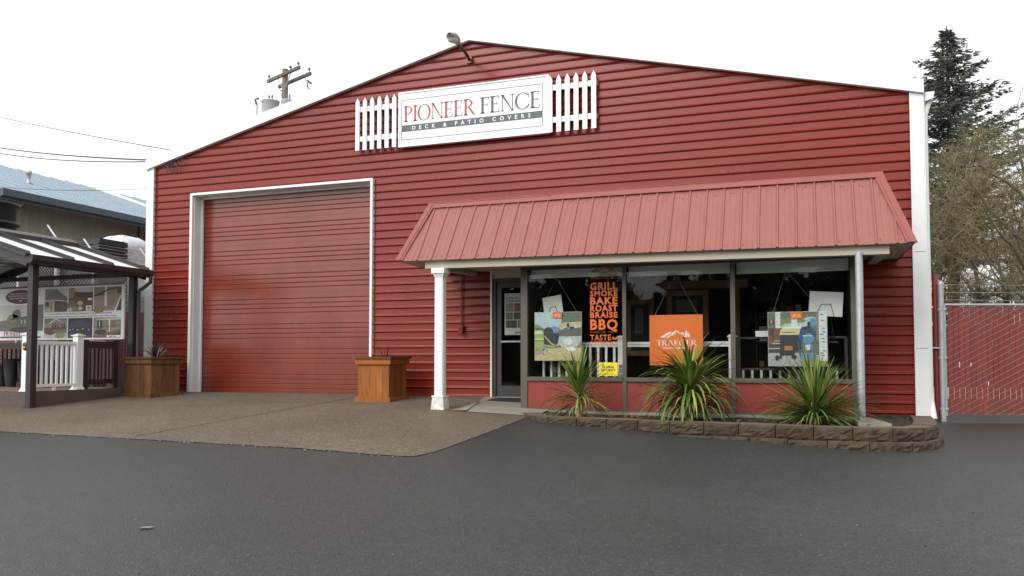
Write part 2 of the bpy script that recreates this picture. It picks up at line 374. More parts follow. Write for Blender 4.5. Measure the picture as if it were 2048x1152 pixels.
# ------------------------------------------------------------------ ground
def smooth(a, b, t):
    t = max(0, min(1, (t-a)/(b-a))); return t*t*(3-2*t)
def gz(x, y):
    d = max(0, -y); dd = min(d, 16)
    ex = 0.036*max(0, min(x, 8.2)-0.3)
    return -0.015-0.056*dd-ex*(1-smooth(3.2, 9.5, d))
def axis(pts):
    out = []
    for (a, b, n) in pts: out += [a+(b-a)*i/n for i in range(n)]
    out.append(pts[-1][1]); return out
xs = axis([(-600, -60, 6), (-60, -14, 10), (-14, 12, 52), (12, 60, 10), (60, 600, 6)])
ys = axis([(-600, -60, 6), (-60, -18, 10), (-18, 2, 50), (2, 60, 14), (60, 600, 6)])
g = MB(); g.mesh([(x, y, gz(x, y)) for y in ys for x in xs], [(j*len(xs)+i, j*len(xs)+i+1, (j+1)*len(xs)+i+1, (j+1)*len(xs)+i) for j in range(len(ys)-1) for i in range(len(xs)-1)], 'asphalt', True)
g.build('asphalt_lot', kind='structure')
# aggregate concrete apron in front of the overhead door, its ragged front edge lapped by the asphalt
def apron_front(x): return -5.0-0.052*(x+16) + 0.014*sin(x*9.1)+0.010*sin(x*23.7+1)+0.008*sin(x*61+2)
axs = axis([(-16, -8, 10), (-8, 1.60, 60)]); N = 40; vs = []; fs = []
tail = [(1.70, -5.80), (1.80, -5.70), (1.86, -5.45)]
for x in axs:
    for k in range(N+1):
        y = apron_front(x)*(k/N); vs.append((x, y, gz(x, y)+0.007))
for i in range(len(axs)-1):
    for k in range(N): a = i*(N+1)+k; fs.append((a, a+1, a+N+2, a+N+1))
ap = MB(); ap.mesh(vs, fs, 'aggregate', True)
vs = []; fs = []; cols = [1.60, 1.68, 1.75, 1.80, 1.84, 1.88]
def xr_(y): return 1.80+0.06*sin(y*1.3)*0.3+0.05*(1-smooth(-5.5, -2.0, y))
yend = [apron_front(1.6), -5.89, -5.875, -5.82, -5.70, -5.45]
for i, x in enumerate(cols):
    for k in range(N+1): y = yend[i]*(k/N); vs.append((x+0.008*sin(y*31), y, gz(x, y)+0.007))
for i in range(len(cols)-1):
    for k in range(N): a = i*(N+1)+k; fs.append((a, a+1, a+N+2, a+N+1))
ap.mesh(vs, fs, 'aggregate', True)
for k in range(30):   # saw-cut joints
    y0 = -0.02-5.5*k/30; y1 = -0.02-5.5*(k+1)/30; xa = -2.10+0.058*y0; xb = -2.10+0.058*y1
    ap.face([(xa-.008, y0, gz(xa, y0)+.011), (xb-.008, y1, gz(xb, y1)+.011), (xb+.008, y1, gz(xb, y1)+.011), (xa+.008, y0, gz(xa, y0)+.011)], 'dark_gap')
for k in range(40):
    x0 = -8+8.2*k/40; x1 = x0+8.2/40; y = -1.45
    ap.face([(x0, y-.006, gz(x0, y)+.0115), (x1, y-.006, gz(x1, y)+.0115), (x1, y+.006, gz(x1, y)+.0115), (x0, y+.006, gz(x0, y)+.0115)], 'dark_gap')
ap.build('concrete_apron', kind='structure')
# paler smooth slab in front of the entrance
en = MB(); ex_ = axis([(0.30, 1.95, 8)]); ey_ = axis([(0.0, -2.1, 8)])
en.mesh([(x+(0.25*(-y) if i == 0 else 0), y, gz(x, y)+0.014) for y in ey_ for i, x in enumerate(ex_)], [(j*9+i, (j+1)*9+i, (j+1)*9+i+1, j*9+i+1) for j in range(8) for i in range(8)], 'concrete', True)
en.build('entrance_slab', kind='structure')

gr = MB(); rnd = random.Random(12)
for i in range(420):
    x = rnd.uniform(-8, 9); y = -6.2-6.5*rnd.random(); r0 = rnd.uniform(.003, .008); z = gz(x, y)+.002
    m_ = rnd.choice(('concrete', 'dark_gap', 'dark_gap', 'leaf_dead'))
    gr.mesh([(x+r0*cos(a*1.257+i), y+r0*sin(a*1.257+i), z) for a in range(5)]+[(x, y, z+r0*.8)], [(a, (a+1) % 5, 5) for a in range(5)], m_)
for i in range(260):
    x = rnd.uniform(-9, 1.9); y = (apron_front(x) if x < 1.7 else -5.6)-abs(rnd.gauss(0, .03)); r0 = rnd.uniform(.004, .013); z = gz(x, y)+.002
    gr.mesh([(x+r0*cos(a*1.257+i), y+r0*sin(a*1.257+i), z) for a in range(5)]+[(x, y, z+r0*.8)], [(a, (a+1) % 5, 5) for a in range(5)], rnd.choice(('concrete', 'block_top', 'dark_gap')))
gr.build('loose_grit', label='loose grit scattered over the asphalt and along the apron edge', cat='grit', kind='stuff')
# ------------------------------------------------------------------ the red building
HW = 7.50; PIT = 0.1524; ZAP = 6.69; ZE = 4.87; SL = (ZAP-ZE)/HW
bl = thing('red_building', (0, 0, 0), 'red metal sided building with a white trimmed gable, roll-up door and shop window', 'building')
def gable_x(z): return HW if z <= ZE else max(0.0, (ZAP-z)/SL)
holes = [(-6.42, -2.085, -9, 4.20), (0.455, 1.452, -9, 2.33), (1.452, 6.588, -9, 2.30)]
sd_ = MB()
zs = [(-0.30, 0.0)]
k = -1
while k*PIT < ZAP+0.1:
    z = k*PIT
    zs += [(z-0.024, 0.0), (z-0.002, -0.029), (z+0.002, -0.031), (z+0.007, -0.029), (z+0.027, -0.002), (z+0.033, 0.0)]
    k += 1
for (z0, y0), (z1, y1) in zip(zs[:-1], zs[1:]):
    if z0 >= ZAP: break
    if z1-z0 > 0.01:                   # cut at openings' heads and the gable eave
        cuts = sorted({z0, z1} | {c for c in (4.20, 2.33, 2.30, ZE) if z0 < c < z1})
    else: cuts = [z0, z1]
    for a, b in zip(cuts[:-1], cuts[1:]):
        b = min(b, ZAP-1e-4)
        ya = y0+(y1-y0)*(a-z0)/(z1-z0); yb = y0+(y1-y0)*(b-z0)/(z1-z0); mid = (a+b)/2
        segs = [(-1e9, 1e9)]
        for (hx0, hx1, hz0, hz1) in holes:
            if hz0 < mid < hz1:
                ns = []
                for s0, s1 in segs:
                    if s0 < hx0: ns.append((s0, min(s1, hx0)))
                    if s1 > hx1: ns.append((max(s0, hx1), s1))
                segs = ns
        for s0, s1 in segs:
            xa0, xb0 = max(s0, -gable_x(a)), min(s1, gable_x(a)); xa1, xb1 = max(s0, -gable_x(b)), min(s1, gable_x(b))
            if xb0-xa0 > 1e-4: sd_.face([(xa0, ya, a), (xb0, ya, a), (xb1, yb, b), (xa1, yb, b)], 'red_siding')
for xc in (-5.6, -1.35, 0.0, 2.9, 5.4):
    for j in range(2, 44):
        zc = j*PIT+.10; 
        if abs(xc) > gable_x(zc)-.1 or (zc < 4.3 and -6.5 < xc < -2.0) or (zc < 2.4 and xc > .3): continue
        sd_.mesh([(xc+.009*cos(a*pi/3), -.008, zc+.009*sin(a*pi/3)) for a in range(6)], [(0, 1, 2, 3, 4, 5)], 'screw')
sd_.build('front_siding', bl)
# side and back walls, roof
for sx in (-1, 1): w = MB(); w.box(sx*HW-(0.05 if sx > 0 else -0.05)-.05, sx*HW-(0.05 if sx > 0 else -0.05)+.05, 0.02, 26, -0.4, ZE+.05, 'red_siding'); w.build('side_wall', bl)
w = MB(); w.prism([(-HW, -.4), (HW, -.4), (HW, ZE), (0, ZAP), (-HW, ZE)], lambda u, v, d: (u, 26.01+d, v), 0.1, 'red_siding'); w.build('back_wall', bl)
for sx in (-1, 1):
    w = MB(); a = Vector((0, 0, ZAP+.045)); e = Vector((sx*(HW+.16), 0, ZAP+.045-SL*(HW+.16)))
    P = [(a.x, -.02, a.z), (e.x, -.02, e.z), (e.x, 26.2, e.z), (a.x, 26.2, a.z)]
    if sx < 0: P = P[::-1]
    w.hexa([*P, *[(p[0], p[1], p[2]+.06) for p in P]], 'roof_metal'); w.build('roof', bl)
    # rake trim: deep white fascia with a lip
    w = MB(); t = 0.215; xe = sx*(HW+.175)
    zA = ZAP+.0; zE_ = ZAP-SL*(HW+.175)
    w.hexa([(0, -.115, zA), (xe, -.115, zE_), (xe, -.03, zE_), (0, -.03, zA), (0, -.115, zA+t), (xe, -.115, zE_+t), (xe, -.03, zE_+t), (0, -.03, zA+t)] if sx > 0 else
           [(xe, -.115, zE_), (0, -.115, zA), (0, -.03, zA), (xe, -.03, zE_), (xe, -.115, zE_+t), (0, -.115, zA+t), (0, -.03, zA+t), (xe, -.03, zE_+t)], 'white_trim')
    w.build('rake_trim', bl)
    # corner trim: two faces with a small return and a seam
    w = MB(); x0, x1 = sorted((sx*7.485, sx*7.665)); zb = -0.02 if sx < 0 else -0.24
    w.box(x0, x1, -.062, -.0, zb, ZE+.0, 'white_trim'); xs_ = x0 if sx > 0 else x1
    w.box(xs_-.012, xs_+.012, -.072, -.05, zb+.03, ZE-.01, 'white_trim')
    for zz in (2.35, 0.85): w.box(x0-.001, x1+.001, -.064, -.05, zz, zz+.006, 'dark_gap')
    xr0, xr1 = (x1-.02, x1+.02) if sx > 0 else (x0-.02, x0+.02)
    w.box(xr0, xr1, -.05, .22, zb+.01, ZE-.02, 'white_trim')
    w.build('corner_trim', bl)
    # eave gutter along the side and its downspout
    w = MB(); xg = sx*(HW+.20)
    w.prism([(0, 0), (sx*.11, .03), (sx*.14, .14), (0, .14)], lambda u, v, d: (xg+u, -.02+d, 4.72+v), 26, 'white_trim'); w.build('gutter', bl)
    if sx > 0:
        w = MB(); xd = 7.715
        w.tube([(xg+.07, .10, 4.74), (xg+.03, .10, 4.62), (xd-.02, .07, 4.5), (xd-.02, .07, 0.10)], .048, 'white_trim', 10)
        w.tube([(xd-.02, .07, .16), (xd-.02, .07, .05), (xd-.01, .0, -.10), (xd+.0, -.06, -.24)], .056, 'white_trim', 10)
        w.box(xd-.075, xd+.04, .03, .13, 1.48, 1.5, 'white_trim'); w.box(xd-.075, xd+.04, .03, .13, 3.1, 3.12, 'white_trim')
        w.build('downspout', bl)
# black shadow gap under the rake (flashing edge)
# ---- overhead door
dr = MB(); DX0, DX1, DZ0, DZ1, DY = -6.40, -2.07, -0.035, 4.16, 0.25
secH = (DZ1-DZ0)/8
prof = []
for s_ in range(8):
    z0 = DZ0+s_*secH
    prof += [(z0, DY)]
    for q in (0.115, 0.212, 0.309, 0.406):
        prof += [(z0+q-.016, DY), (z0+q+.001, DY+.013), (z0+q+.007, DY)]
    prof += [(z0+secH-.004, DY), (z0+secH-.002, DY+.0015)]
prof.append((DZ1, DY))
for (z0, y0), (z1, y1) in zip(prof[:-1], prof[1:]):
    dr.face([(DX0, y0, z0), (DX1, y0, z0), (DX1, y1, z1), (DX0, y1, z1)], 'red_door')
dr.box(DX0, DX1, DY+.02, DY+.06, DZ0, DZ1, 'red_door')
gd = dr.build('garage_door', bl)
q = MB(); q.box(DX0, DX1, DY-.012, DY+.03, DZ0-.035, DZ0-.002, 'rubber'); q.build('bottom_seal', gd)
q = MB()   # white surround: face trim + deep jambs
q.box(-6.475, -6.415, -.075, -.005, -.05, 4.235, 'white_trim'); q.box(-2.095, -2.045, -.075, -.005, -.05, 4.235, 'white_trim'); q.box(-6.415, -2.095, -.075, -.005, 4.185, 4.235, 'white_trim')
q.box(-6.44, -6.40, -.004, DY-.01, -.05, 4.18, 'white_trim'); q.box(-2.07, -2.04, -.004, DY-.01, -.05, 4.18, 'white_trim'); q.box(-6.44, -2.04, -.004, DY+.05, 4.182, 4.22, 'white_trim')
q.box(-6.40, -6.365, DY-.06, DY-.012, -.05, 4.18, 'white_trim'); q.box(-6.365, -2.07, DY-.06, DY-.012, 4.14, 4.181, 'white_trim')
q.build('garage_door_frame', bl)
# ---- entrance door
q = MB()
q.box(.425, .455, -.055, 0, -.03, 2.335, 'white_trim'); q.box(.457, 1.45, -.02, .03, 2.175, 2.335, 'soffit')
q.build('door_surround', bl)
q = MB()
q.box(.458, .515, -.015, .10, -.03, 2.17, 'dark_bronze'); q.box(1.395, 1.449, -.015, .10, -.03, 2.17, 'dark_bronze'); q.box(.516, 1.394, -.015, .10, 2.11, 2.17, 'dark_bronze'); q.box(.516, 1.394, -.015, .10, -.03, -.005, 'galvanised')
ed = q.build('entrance_door', bl)
q = MB()
for a in ((.52, .615, .0, 2.105), (1.295, 1.39, .0, 2.105)): q.box(a[0], a[1], .02, .065, a[2], a[3], 'dark_bronze')
for a in ((.0, .20), (.985, 1.03), (2.0, 2.105)): q.box(.616, 1.294, .02, .065, a[0], a[1], 'dark_bronze')
q.build('door_leaf', ed)
q = MB(); q.face([(.616, .045, .20), (1.294, .045, .20), (1.294, .045, .985), (.616, .045, .985)], 'glass'); q.face([(.616, .045, 1.03), (1.294, .045, 1.03), (1.294, .045, 2.0), (.616, .045, 2.0)], 'glass'); q.build('glass_pane', ed)
q = MB(); q.box(.62, 1.29, -.03, .018, .995, 1.02, 'galvanised'); q.build('push_bar', ed)
# ---- shop window bay
BY = -1.30
q = MB(); F_ = 'brown_frame'
for x0, x1 in ((1.45, 1.565), (3.155, 3.215), (4.815, 4.885), (6.505, 6.59)): q.box(x0, x1, BY, BY+.10, -.14, 2.16, F_)
q.box(1.45, 6.59, BY-.004, BY+.10, 2.161, 2.40, 'dark_bronze')
for x0, x1 in ((1.565, 3.155), (3.215, 4.815), (4.885, 6.505)):
    q.box(x0, x1, BY-.02, BY+.10, .335, .40, F_); q.box(x0, x1, BY+.005, BY+.10, -.14, -.11, F_)
q.box(1.451, 1.52, BY+.101, -.001, -.14, 2.40, F_); q.box(6.52, 6.589, BY+.101, -.001, -.14, 2.40, F_)
q.box(1.452, 6.588, BY+.101, 0.2, 2.402, 2.44, 'dark_inside')
bay = q.build('shop_window', bl)
for x0, x1 in ((1.565, 3.155), (3.215, 4.815), (4.885, 6.505)):
    q = MB(); q.face([(x0, BY+.045, .40), (x1, BY+.045, .40), (x1, BY+.045, 2.161), (x0, BY+.045, 2.161)], 'glass'); q.build('glass_pane', bay)
    q = MB(); q.box(x0+.001, x1-.001, BY+.02, BY+.09, -.109, .334, 'red_panel'); q.build('bulkhead_panel', bay)
q = MB(); q.box(1.40, 6.62, BY-.09, BY+.0, -.34, -.142, 'concrete'); q.box(1.40, 6.588, BY+.0, -.04, -.4, -.143, 'concrete'); q.build('window_curb', bl)
# interior shell
q = MB()
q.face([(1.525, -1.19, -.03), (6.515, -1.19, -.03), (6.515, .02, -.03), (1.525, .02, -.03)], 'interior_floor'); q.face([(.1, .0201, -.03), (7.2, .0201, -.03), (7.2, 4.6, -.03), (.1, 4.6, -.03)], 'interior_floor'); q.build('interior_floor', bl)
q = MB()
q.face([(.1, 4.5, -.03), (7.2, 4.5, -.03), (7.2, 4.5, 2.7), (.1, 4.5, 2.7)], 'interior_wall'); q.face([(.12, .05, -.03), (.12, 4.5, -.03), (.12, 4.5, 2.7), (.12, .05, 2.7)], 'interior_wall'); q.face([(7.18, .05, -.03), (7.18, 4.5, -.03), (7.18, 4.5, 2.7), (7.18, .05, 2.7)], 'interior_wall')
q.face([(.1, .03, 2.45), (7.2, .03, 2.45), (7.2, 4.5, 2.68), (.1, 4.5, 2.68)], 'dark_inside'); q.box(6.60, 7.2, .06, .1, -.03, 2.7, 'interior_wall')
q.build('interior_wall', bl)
# ---- mansard canopy
def zb(x): return 2.300-0.0085*(x+.45)
CY0, CY1 = -2.05, -1.32; ZT = 3.33
TL, TR, BL_, BR = -.20, 6.93, -.455, 7.27
cp = MB()
def can(x_t, t, off=0.0):     # point on the front slope: x fraction at fixed X, t 0 bottom..1 top
    z0 = zb(x_t); return Vector((x_t, CY0+(CY1-CY0)*t, z0+(ZT-z0)*t))
nv = Vector((0, -(ZT-2.27), -(CY1-CY0)*-1)).normalized(); nv = Vector((0, -0.82, 0.57))
def tmax(x):
    if x < TL: return max(0, (x-BL_)/(TL-BL_))
    if x > TR: return max(0, (BR-x)/(BR-TR))
    return 1.0
RS = 0.255; ribs = [x for x in [-.09+RS*i for i in range(-2, 31)] if BL_+.06 < x < BR-.06]
px = sorted([BL_, BR, TL, TR]+ribs)
for a, b in zip(px[:-1], px[1:]):
    pa, pb, ta, tb = can(a, 0), can(b, 0), can(a, tmax(a)), can(b, tmax(b))
    pts = [pa, pb, tb, ta]
    if tmax(a) < 1e-4: pts = [pa, pb, tb]
    if tmax(b) < 1e-4: pts = [pa, pb, ta]
    cp.face(pts, 'red_canopy')
for x in ribs:                          # raised major ribs
    t = tmax(x)-.005
    if t < .1: continue
    a0, a1 = can(x, 0), can(x, t)
    for (u0, n0, u1, n1) in ((-.020, .001, -.010, .020), (-.010, .020, .010, .020), (.010, .020, .020, .001)):
        cp.face([a0+Vector((u0, 0, 0))+nv*n0, a0+Vector((u1, 0, 0))+nv*n1, a1+Vector((u1, 0, 0))+nv*n1, a1+Vector((u0, 0, 0))+nv*n0], 'red_canopy')
    cp.face([a0+Vector((-.02, 0, 0))+nv*.001, a0+Vector((.02, 0, 0))+nv*.001, a0+Vector((.01, 0, 0))+nv*.02, a0+Vector((-.01, 0, 0))+nv*.02], 'red_canopy')
    for dx in (.085, .170):             # minor ribs pressed between
        t2 = tmax(x+dx)-.01
        if t2 < .1: continue
        b0, b1 = can(x+dx, 0), can(x+dx, t2)
        cp.face([b0+Vector((-.012, 0, 0))+nv*.0012, b0+nv*.005, b1+nv*.005, b1+Vector((-.012, 0, 0))+nv*.0012], 'red_canopy'); cp.face([b0+nv*.005, b0+Vector((.012, 0, 0))+nv*.0012, b1+Vector((.012, 0, 0))+nv*.0012, b1+nv*.005], 'red_canopy')
    for tt, dx in ((.055, .05), (.055, .17) if x < .6 else (.86, .10), (.86-.04*sin(x*2), .14)):
        if tmax(x+dx) > tt+.08:
            c = can(x+dx, tt)+nv*.006
            cp.mesh([c+Vector((cos(k*pi/3)*.010, sin(k*pi/3)*.57*.010, sin(k*pi/3)*.82*.010)) for k in range(6)], [(0, 1, 2, 3, 4, 5)], 'screw')
# ends and flat top
cp.face([(BL_, CY0, zb(BL_)), (TL, CY1, ZT), (TL, 0, ZT), (BL_, 0, zb(BL_))], 'red_canopy'); cp.face([(BR, CY0, zb(BR)), (BR, 0, zb(BR)), (TR, 0, ZT), (TR, CY1, ZT)], 'red_canopy')
cp.face([(TL, CY1, ZT), (TR, CY1, ZT), (TR, 0, ZT+.03), (TL, 0, ZT+.03)], 'red_canopy')
canopy = cp.build('canopy', bl)
q = MB()
for (xa, xb, dz) in ((TL-.03, 2.02, 0), (2.0, TR+.03, .006)):
    p0 = Vector((xa, CY1, ZT)); p1 = Vector((xb, CY1, ZT)); up = Vector((0, 0.57, 0.82))
    for (d0, n0, d1, n1) in ((-.075, .026+dz, 0.0, .030+dz), ):
        q.hexa([p0+up*d0+nv*.022, p1+up*d0+nv*.022, p1+up*d0+nv*(n0+.004), p0+up*d0+nv*(n0+.004), p0+up*.012+nv*.022, p1+up*.012+nv*.022, p1+up*.012+nv*(n1+.004), p0+up*.012+nv*(n1+.004)], 'red_canopy_trim')
q.box(TL-.03, TR+.03, CY1-.02, -.01, ZT+.035, ZT+.05, 'red_canopy_trim')
q.build('ridge_flashing', canopy)
for (xb_, xt_, s) in ((BL_, TL, -1), (BR, TR, 1)):
    q = MB(); a = Vector((xb_, CY0, zb(xb_))); b = Vector((xt_, CY1, ZT+.02)); inx = Vector((-s*.105, 0, 0))
    o_ = nv*.028
    A = [a+Vector((s*.02, 0, 0)), a+inx, a+inx+o_*.8, a+Vector((s*.02, 0, 0))+o_]; B_ = [b+Vector((s*.02, 0, 0)), b+inx, b+inx+o_*.8, b+Vector((s*.02, 0, 0))+o_]
    q.mesh(A+B_, [(0, 1, 2, 3), (4, 7, 6, 5), (3, 2, 6, 7), (0, 3, 7, 4), (1, 5, 6, 2), (0, 4, 5, 1)], 'red_canopy_trim')
    m_ = (inx+o_*1.0)*.5; q.beam(a+inx*.5+o_*.95, b+inx*.5+o_*.95, .03, .012, 'red_canopy_trim', nv)
    q.build('hip_trim', canopy)
q = MB()    # soffit: sloped underside, drop beams round the edge
n_ = 12
for i in range(n_):
    xa = BL_+.01+(BR-BL_-.02)*i/n_; xb = BL_+.01+(BR-BL_-.02)*(i+1)/n_
    q.face([(xa, CY0+.005, zb(xa)-.004), (xa, -.01, zb(xa)+.02), (xb, -.01, zb(xb)+.02), (xb, CY0+.005, zb(xb)-.004)], 'soffit')
def bm(x0, x1, y0, y1, h0, h1): q.hexa([(x0, y0, zb(x0)-h0), (x1, y0, zb(x1)-h0), (x1, y1, zb(x1)-h1), (x0, y1, zb(x0)-h1), (x0, y0, zb(x0)+.001), (x1, y0, zb(x1)+.001), (x1, y1, zb(x1)+.001), (x0, y1, zb(x0)+.001)], 'soffit')
bm(.02, 6.96, -1.96, -1.80, .125, .125); bm(.021, .16, -1.799, -.012, .124, .05); bm(6.82, 6.959, -1.799, -.012, .124, .05); bm(.161, 6.819, -1.45, BY-.006, .06, .06)
q.build('soffit', canopy)
# white post and pipe post
q = MB(); cx, cy = .285, -1.93; gzz = gz(cx, cy)+.007
q.box(cx-.07, cx+.07, cy-.07, cy+.07, gzz+.19, 2.04, 'white_vinyl')
for x0, x1, y0, y1 in ((cx-.045, cx+.045, cy-.078, cy-.0701), (cx+.0701, cx+.078, cy-.045, cy+.045)): q.box(x0, x1, y0, y1, gzz+.30, 1.98, 'white_vinyl')
q.hexa([(cx-.075, cy-.075, 2.02), (cx+.075, cy-.075, 2.02), (cx+.075, cy+.075, 2.02), (cx-.075, cy+.075, 2.02), (cx-.10, cy-.10, 2.08), (cx+.10, cy-.10, 2.08), (cx+.10, cy+.10, 2.08), (cx-.10, cy+.10, 2.08)], 'white_vinyl')
q.box(cx-.115, cx+.115, cy-.115, cy+.115, 2.08, zb(cx)-.127, 'white_vinyl')
post = q.build('porch_post', bl)
q = MB(); q.hexa([(cx-.115, cy-.115, gzz-.01), (cx+.115, cy-.115, gzz-.01), (cx+.115, cy+.115, gzz-.01), (cx-.115, cy+.115, gzz-.01), (cx-.095, cy-.095, gzz+.19), (cx+.095, cy-.095, gzz+.19), (cx+.095, cy+.095, gzz+.19), (cx-.095, cy+.095, gzz+.19)], 'chipped_white')
q.box(cx-.105, cx+.105, cy-.105, cy+.105, gzz+.19, gzz+.215, 'white_vinyl'); q.build('post_base', post)
q = MB(); q.tube([(6.575, -1.98, -.30), (6.575, -1.98, zb(6.5)-.1)], .050, 'galvanised', 16); q.box(6.49, 6.66, -2.06, -1.90, -.175, -.165, 'galvanised'); q.build('pipe_post', bl)
# conduit with a switch box on the siding
q = MB(); q.tube([(-.155, -.055, 2.27), (-.155, -.055, 1.30)], .016, 'red_siding', 8); q.tube([(-.155, -.055, 2.26), (-.6, -.055, 2.275)], .014, 'red_siding', 8)
cd_ = q.build('conduit', bl)
q = MB(); q.box(-.205, -.105, -.11, -.037, 1.17, 1.31, 'red_siding'); q.box(-.195, -.16, -.118, -.11, 1.19, 1.29, 'red_door'); q.box(-.15, -.115, -.118, -.11, 1.19, 1.29, 'red_door'); q.build('switch_box', cd_)

# ------------------------------------------------------------------ sign, picket panels and lamp on the gable
q = MB(); q.box(-1.46, 1.585, -.12, -.04, 4.77, 5.84, 'sign_white')
for x0, x1, z0, z1 in ((-1.46, 1.585, 4.77, 4.80), (-1.46, 1.585, 5.81, 5.84), (-1.46, -1.43, 4.80, 5.81), (1.555, 1.585, 4.80, 5.81)): q.box(x0, x1, -.132, -.1201, z0, z1, 'sign_white')
pf = plane_fn((0, -.1215, 0), (1, 0, 0), (0, 0, 1), (0, -1, 0))
f1, f2 = pf(1), pf(2)
def rect(mb, f, x0, z0, x1, z1, m): mb.face([f(x0, z0), f(x1, z0), f(x1, z1), f(x0, z1)], m)
L_ = .009
for a in ((-1.395, 4.905, 1.465, 4.905+L_), (-1.395, 5.68, 1.465, 5.68+L_), (-1.395, 4.905, -1.395+L_, 5.68), (1.465-L_, 4.905, 1.465, 5.68)): rect(q, f1, *a, 'sign_grey')
rect(q, f1, -1.387, 5.065, 1.457, 5.19, 'sign_grey')
serif(q, 'PIONEER', -1.355, 5.255, .305, f1, 'sign_red', 1.49, .135)
serif(q, 'FENCE', .235, 5.255, .305, f1, 'sign_grey', 1.19, .135)
txt(q, 'DECK & PATIO COVERS', .035, 5.091, .073, f2, 'sign_white', width=2.40, bold=.022, spacing=2.3, align='C')
top(q, 'shop_sign', (0, -.12, 4.77), 'white rectangular sign reading PIONEER FENCE high on the red gable', 'sign')
def picket(loc, label):
    t = thing('picket_panel', loc, label, 'picket fence', 'picket fence panels beside the sign')
    return t
pk = picket((-1.96, -.06, 4.79), 'white picket panel mounted on the siding left of the sign')
for i in range(6):
    q = MB(); x = -1.96-.405+.162*i; h = 1.045
    q.prism([(-.044, 0), (.044, 0), (.044, h-.085), (.022, h-.045), (0, h), (-.022, h-.045), (-.044, h-.085)], lambda u, v, d: (x+u, -.125+d, 4.79+v), .022, 'white_vinyl'); q.build('picket', pk)
for z in (5.02, 5.61):
    q = MB(); q.box(-1.96-.45, -1.96+.45, -.102, -.06, z-.05, z+.05, 'white_vinyl'); q.build('rail', pk)
for z in (5.02, 5.61):
    q = MB(); q.box(-1.96-.30, -1.96+.475, -.059, -.03, z-.04, z+.04, 'red_siding'); q.build('bracket', pk)
copy_thing(pk, (2.01, -.06, 4.775), label='white picket panel mounted on the siding right of the sign')
lm = thing('wall_lamp', (-.014, -.03, 6.33), 'cobra head lamp on a bent arm near the gable peak', 'lamp')
q = MB(); q.tube([(-.014, -.03, 6.33), (-.005, -.10, 6.35), (.02, -.30, 6.375), (.05, -.58, 6.365), (.065, -.74, 6.355)], .028, 'gazebo_metal', 10); q.box(-.07, .045, -.06, -.03, 6.27, 6.39, 'red_siding'); q.build('arm', lm)
q = MB()
P = [(.063, -.70, 6.35, .040), (.07, -.80, 6.36, .07), (.08, -.93, 6.37, .105), (.085, -1.05, 6.372, .115), (.09, -1.15, 6.368, .08), (.092, -1.19, 6.365, .03)]
vs = []; n_ = 14
for x, y, z, r in P:
    for k in range(n_):
        t = 2*pi*k/n_; vs.append((x+r*cos(t), y, z+r*.48*sin(t)+.02))
q.mesh(vs, [(i*n_+k, i*n_+(k+1) % n_, (i+1)*n_+(k+1) % n_, (i+1)*n_+k) for i in range(len(P)-1) for k in range(n_)], 'grey_metal', True); q.lathe((.08, -.92, 6.45), [(.028, 0), (.028, .05), (.02, .06)], 'lamp_lens', 10)
hd = q.build('lamp_head', lm)
q = MB(); q.lathe((.084, -1.02, 6.285), [(.03, 0), (.07, .018), (.09, .045), (.095, .065)], 'lamp_lens', 16); q.build('lens', hd)

# ------------------------------------------------------------------ behind the shop window
def blind(x0, x1, zb_, label):
    t = MB(); n_ = 10; y = BY+.16
    t.box(x0, x1, y, y+.004, zb_+.02, 2.22, 'blind'); t.tube([(x0, y, zb_+.012), (x1, y, zb_+.012)], .014, 'blind', 8); t.tube([(x0, y+.03, 2.22), (x1, y+.03, 2.22)], .035, 'blind', 10)
    top(t, 'roller_blind', ((x0+x1)/2, y, zb_), label, 'blind', 'roller blinds behind the shop window')
blind(1.58, 3.14, 2.03, 'pale roller blind in the left pane, behind the orange mountain lettering')
blind(3.23, 4.80, 2.01, 'pale roller blind above the plain orange hanging poster')
blind(4.90, 6.49, 1.99, 'pale roller blind in the right pane, above the smoking grill poster')
def poster(x0, z0, wd, ht, label, cat='poster', apex=None, y=BY+.12):
    t = thing('hanging_poster', (x0+wd/2, y, z0), label, cat, 'posters hanging in the shop window')
    q = MB(); q.box(x0, x0+wd, y, y+.006, z0, z0+ht, 'p_white')
    ux = plane_fn((x0, y-.0015, z0), (wd, 0, 0), (0, 0, ht), (0, -1, 0))
    c = MB(); ax = x0+wd/2 if apex is None else apex
    for xx in (x0+.10*wd, x0+.90*wd): c.tube([(xx, y+.003, z0+ht), (ax, y+.003, 2.02)], .0022, 'wire', 5)
    c.build('hanging_wire', t)
    return t, q, ux
def P_(mb, f, k, pts, m):      # every printed shape on its own hair-thin layer, so none share a plane
    n = mb.__dict__.setdefault('lay', {}); n[k] = n.get(k, 0)+1
    g_ = f(k+0.055*n[k] if n[k] < 17 else k+.93); mb.face([g_(u, v) for u, v in pts], m)
def ell(cx, cy, rx, ry, a0=0, a1=360, n=20): return [(cx+rx*cos(radians(a0+(a1-a0)*i/n)), cy+ry*sin(radians(a0+(a1-a0)*i/n))) for i in range(n+(0 if a1-a0 >= 360 else 1))]
def blob(cx, cy, rx, ry, seed, n=18, j=.18):
    r = random.Random(seed); return [(cx+rx*cos(2*pi*i/n)*(1+r.uniform(-j, j)), cy+ry*sin(2*pi*i/n)*(1+r.uniform(-j, j))) for i in range(n)]
def small_logo(q, f, k, x, z, w_, h_):
    P_(q, f, k, rc(x, z, x+w_, z+h_), 'orange'); g_ = f(k+1)
    mountain_logo(q, lambda u, v: g_(u, v*.9+z*.1), x+.2*w_, z+.5*h_, .6*w_, 'p_white')
    serif(q, 'TRAEGER', x+.12*w_, z+.20*h_, .24*h_, g_, 'p_white', .76*w_, .17)
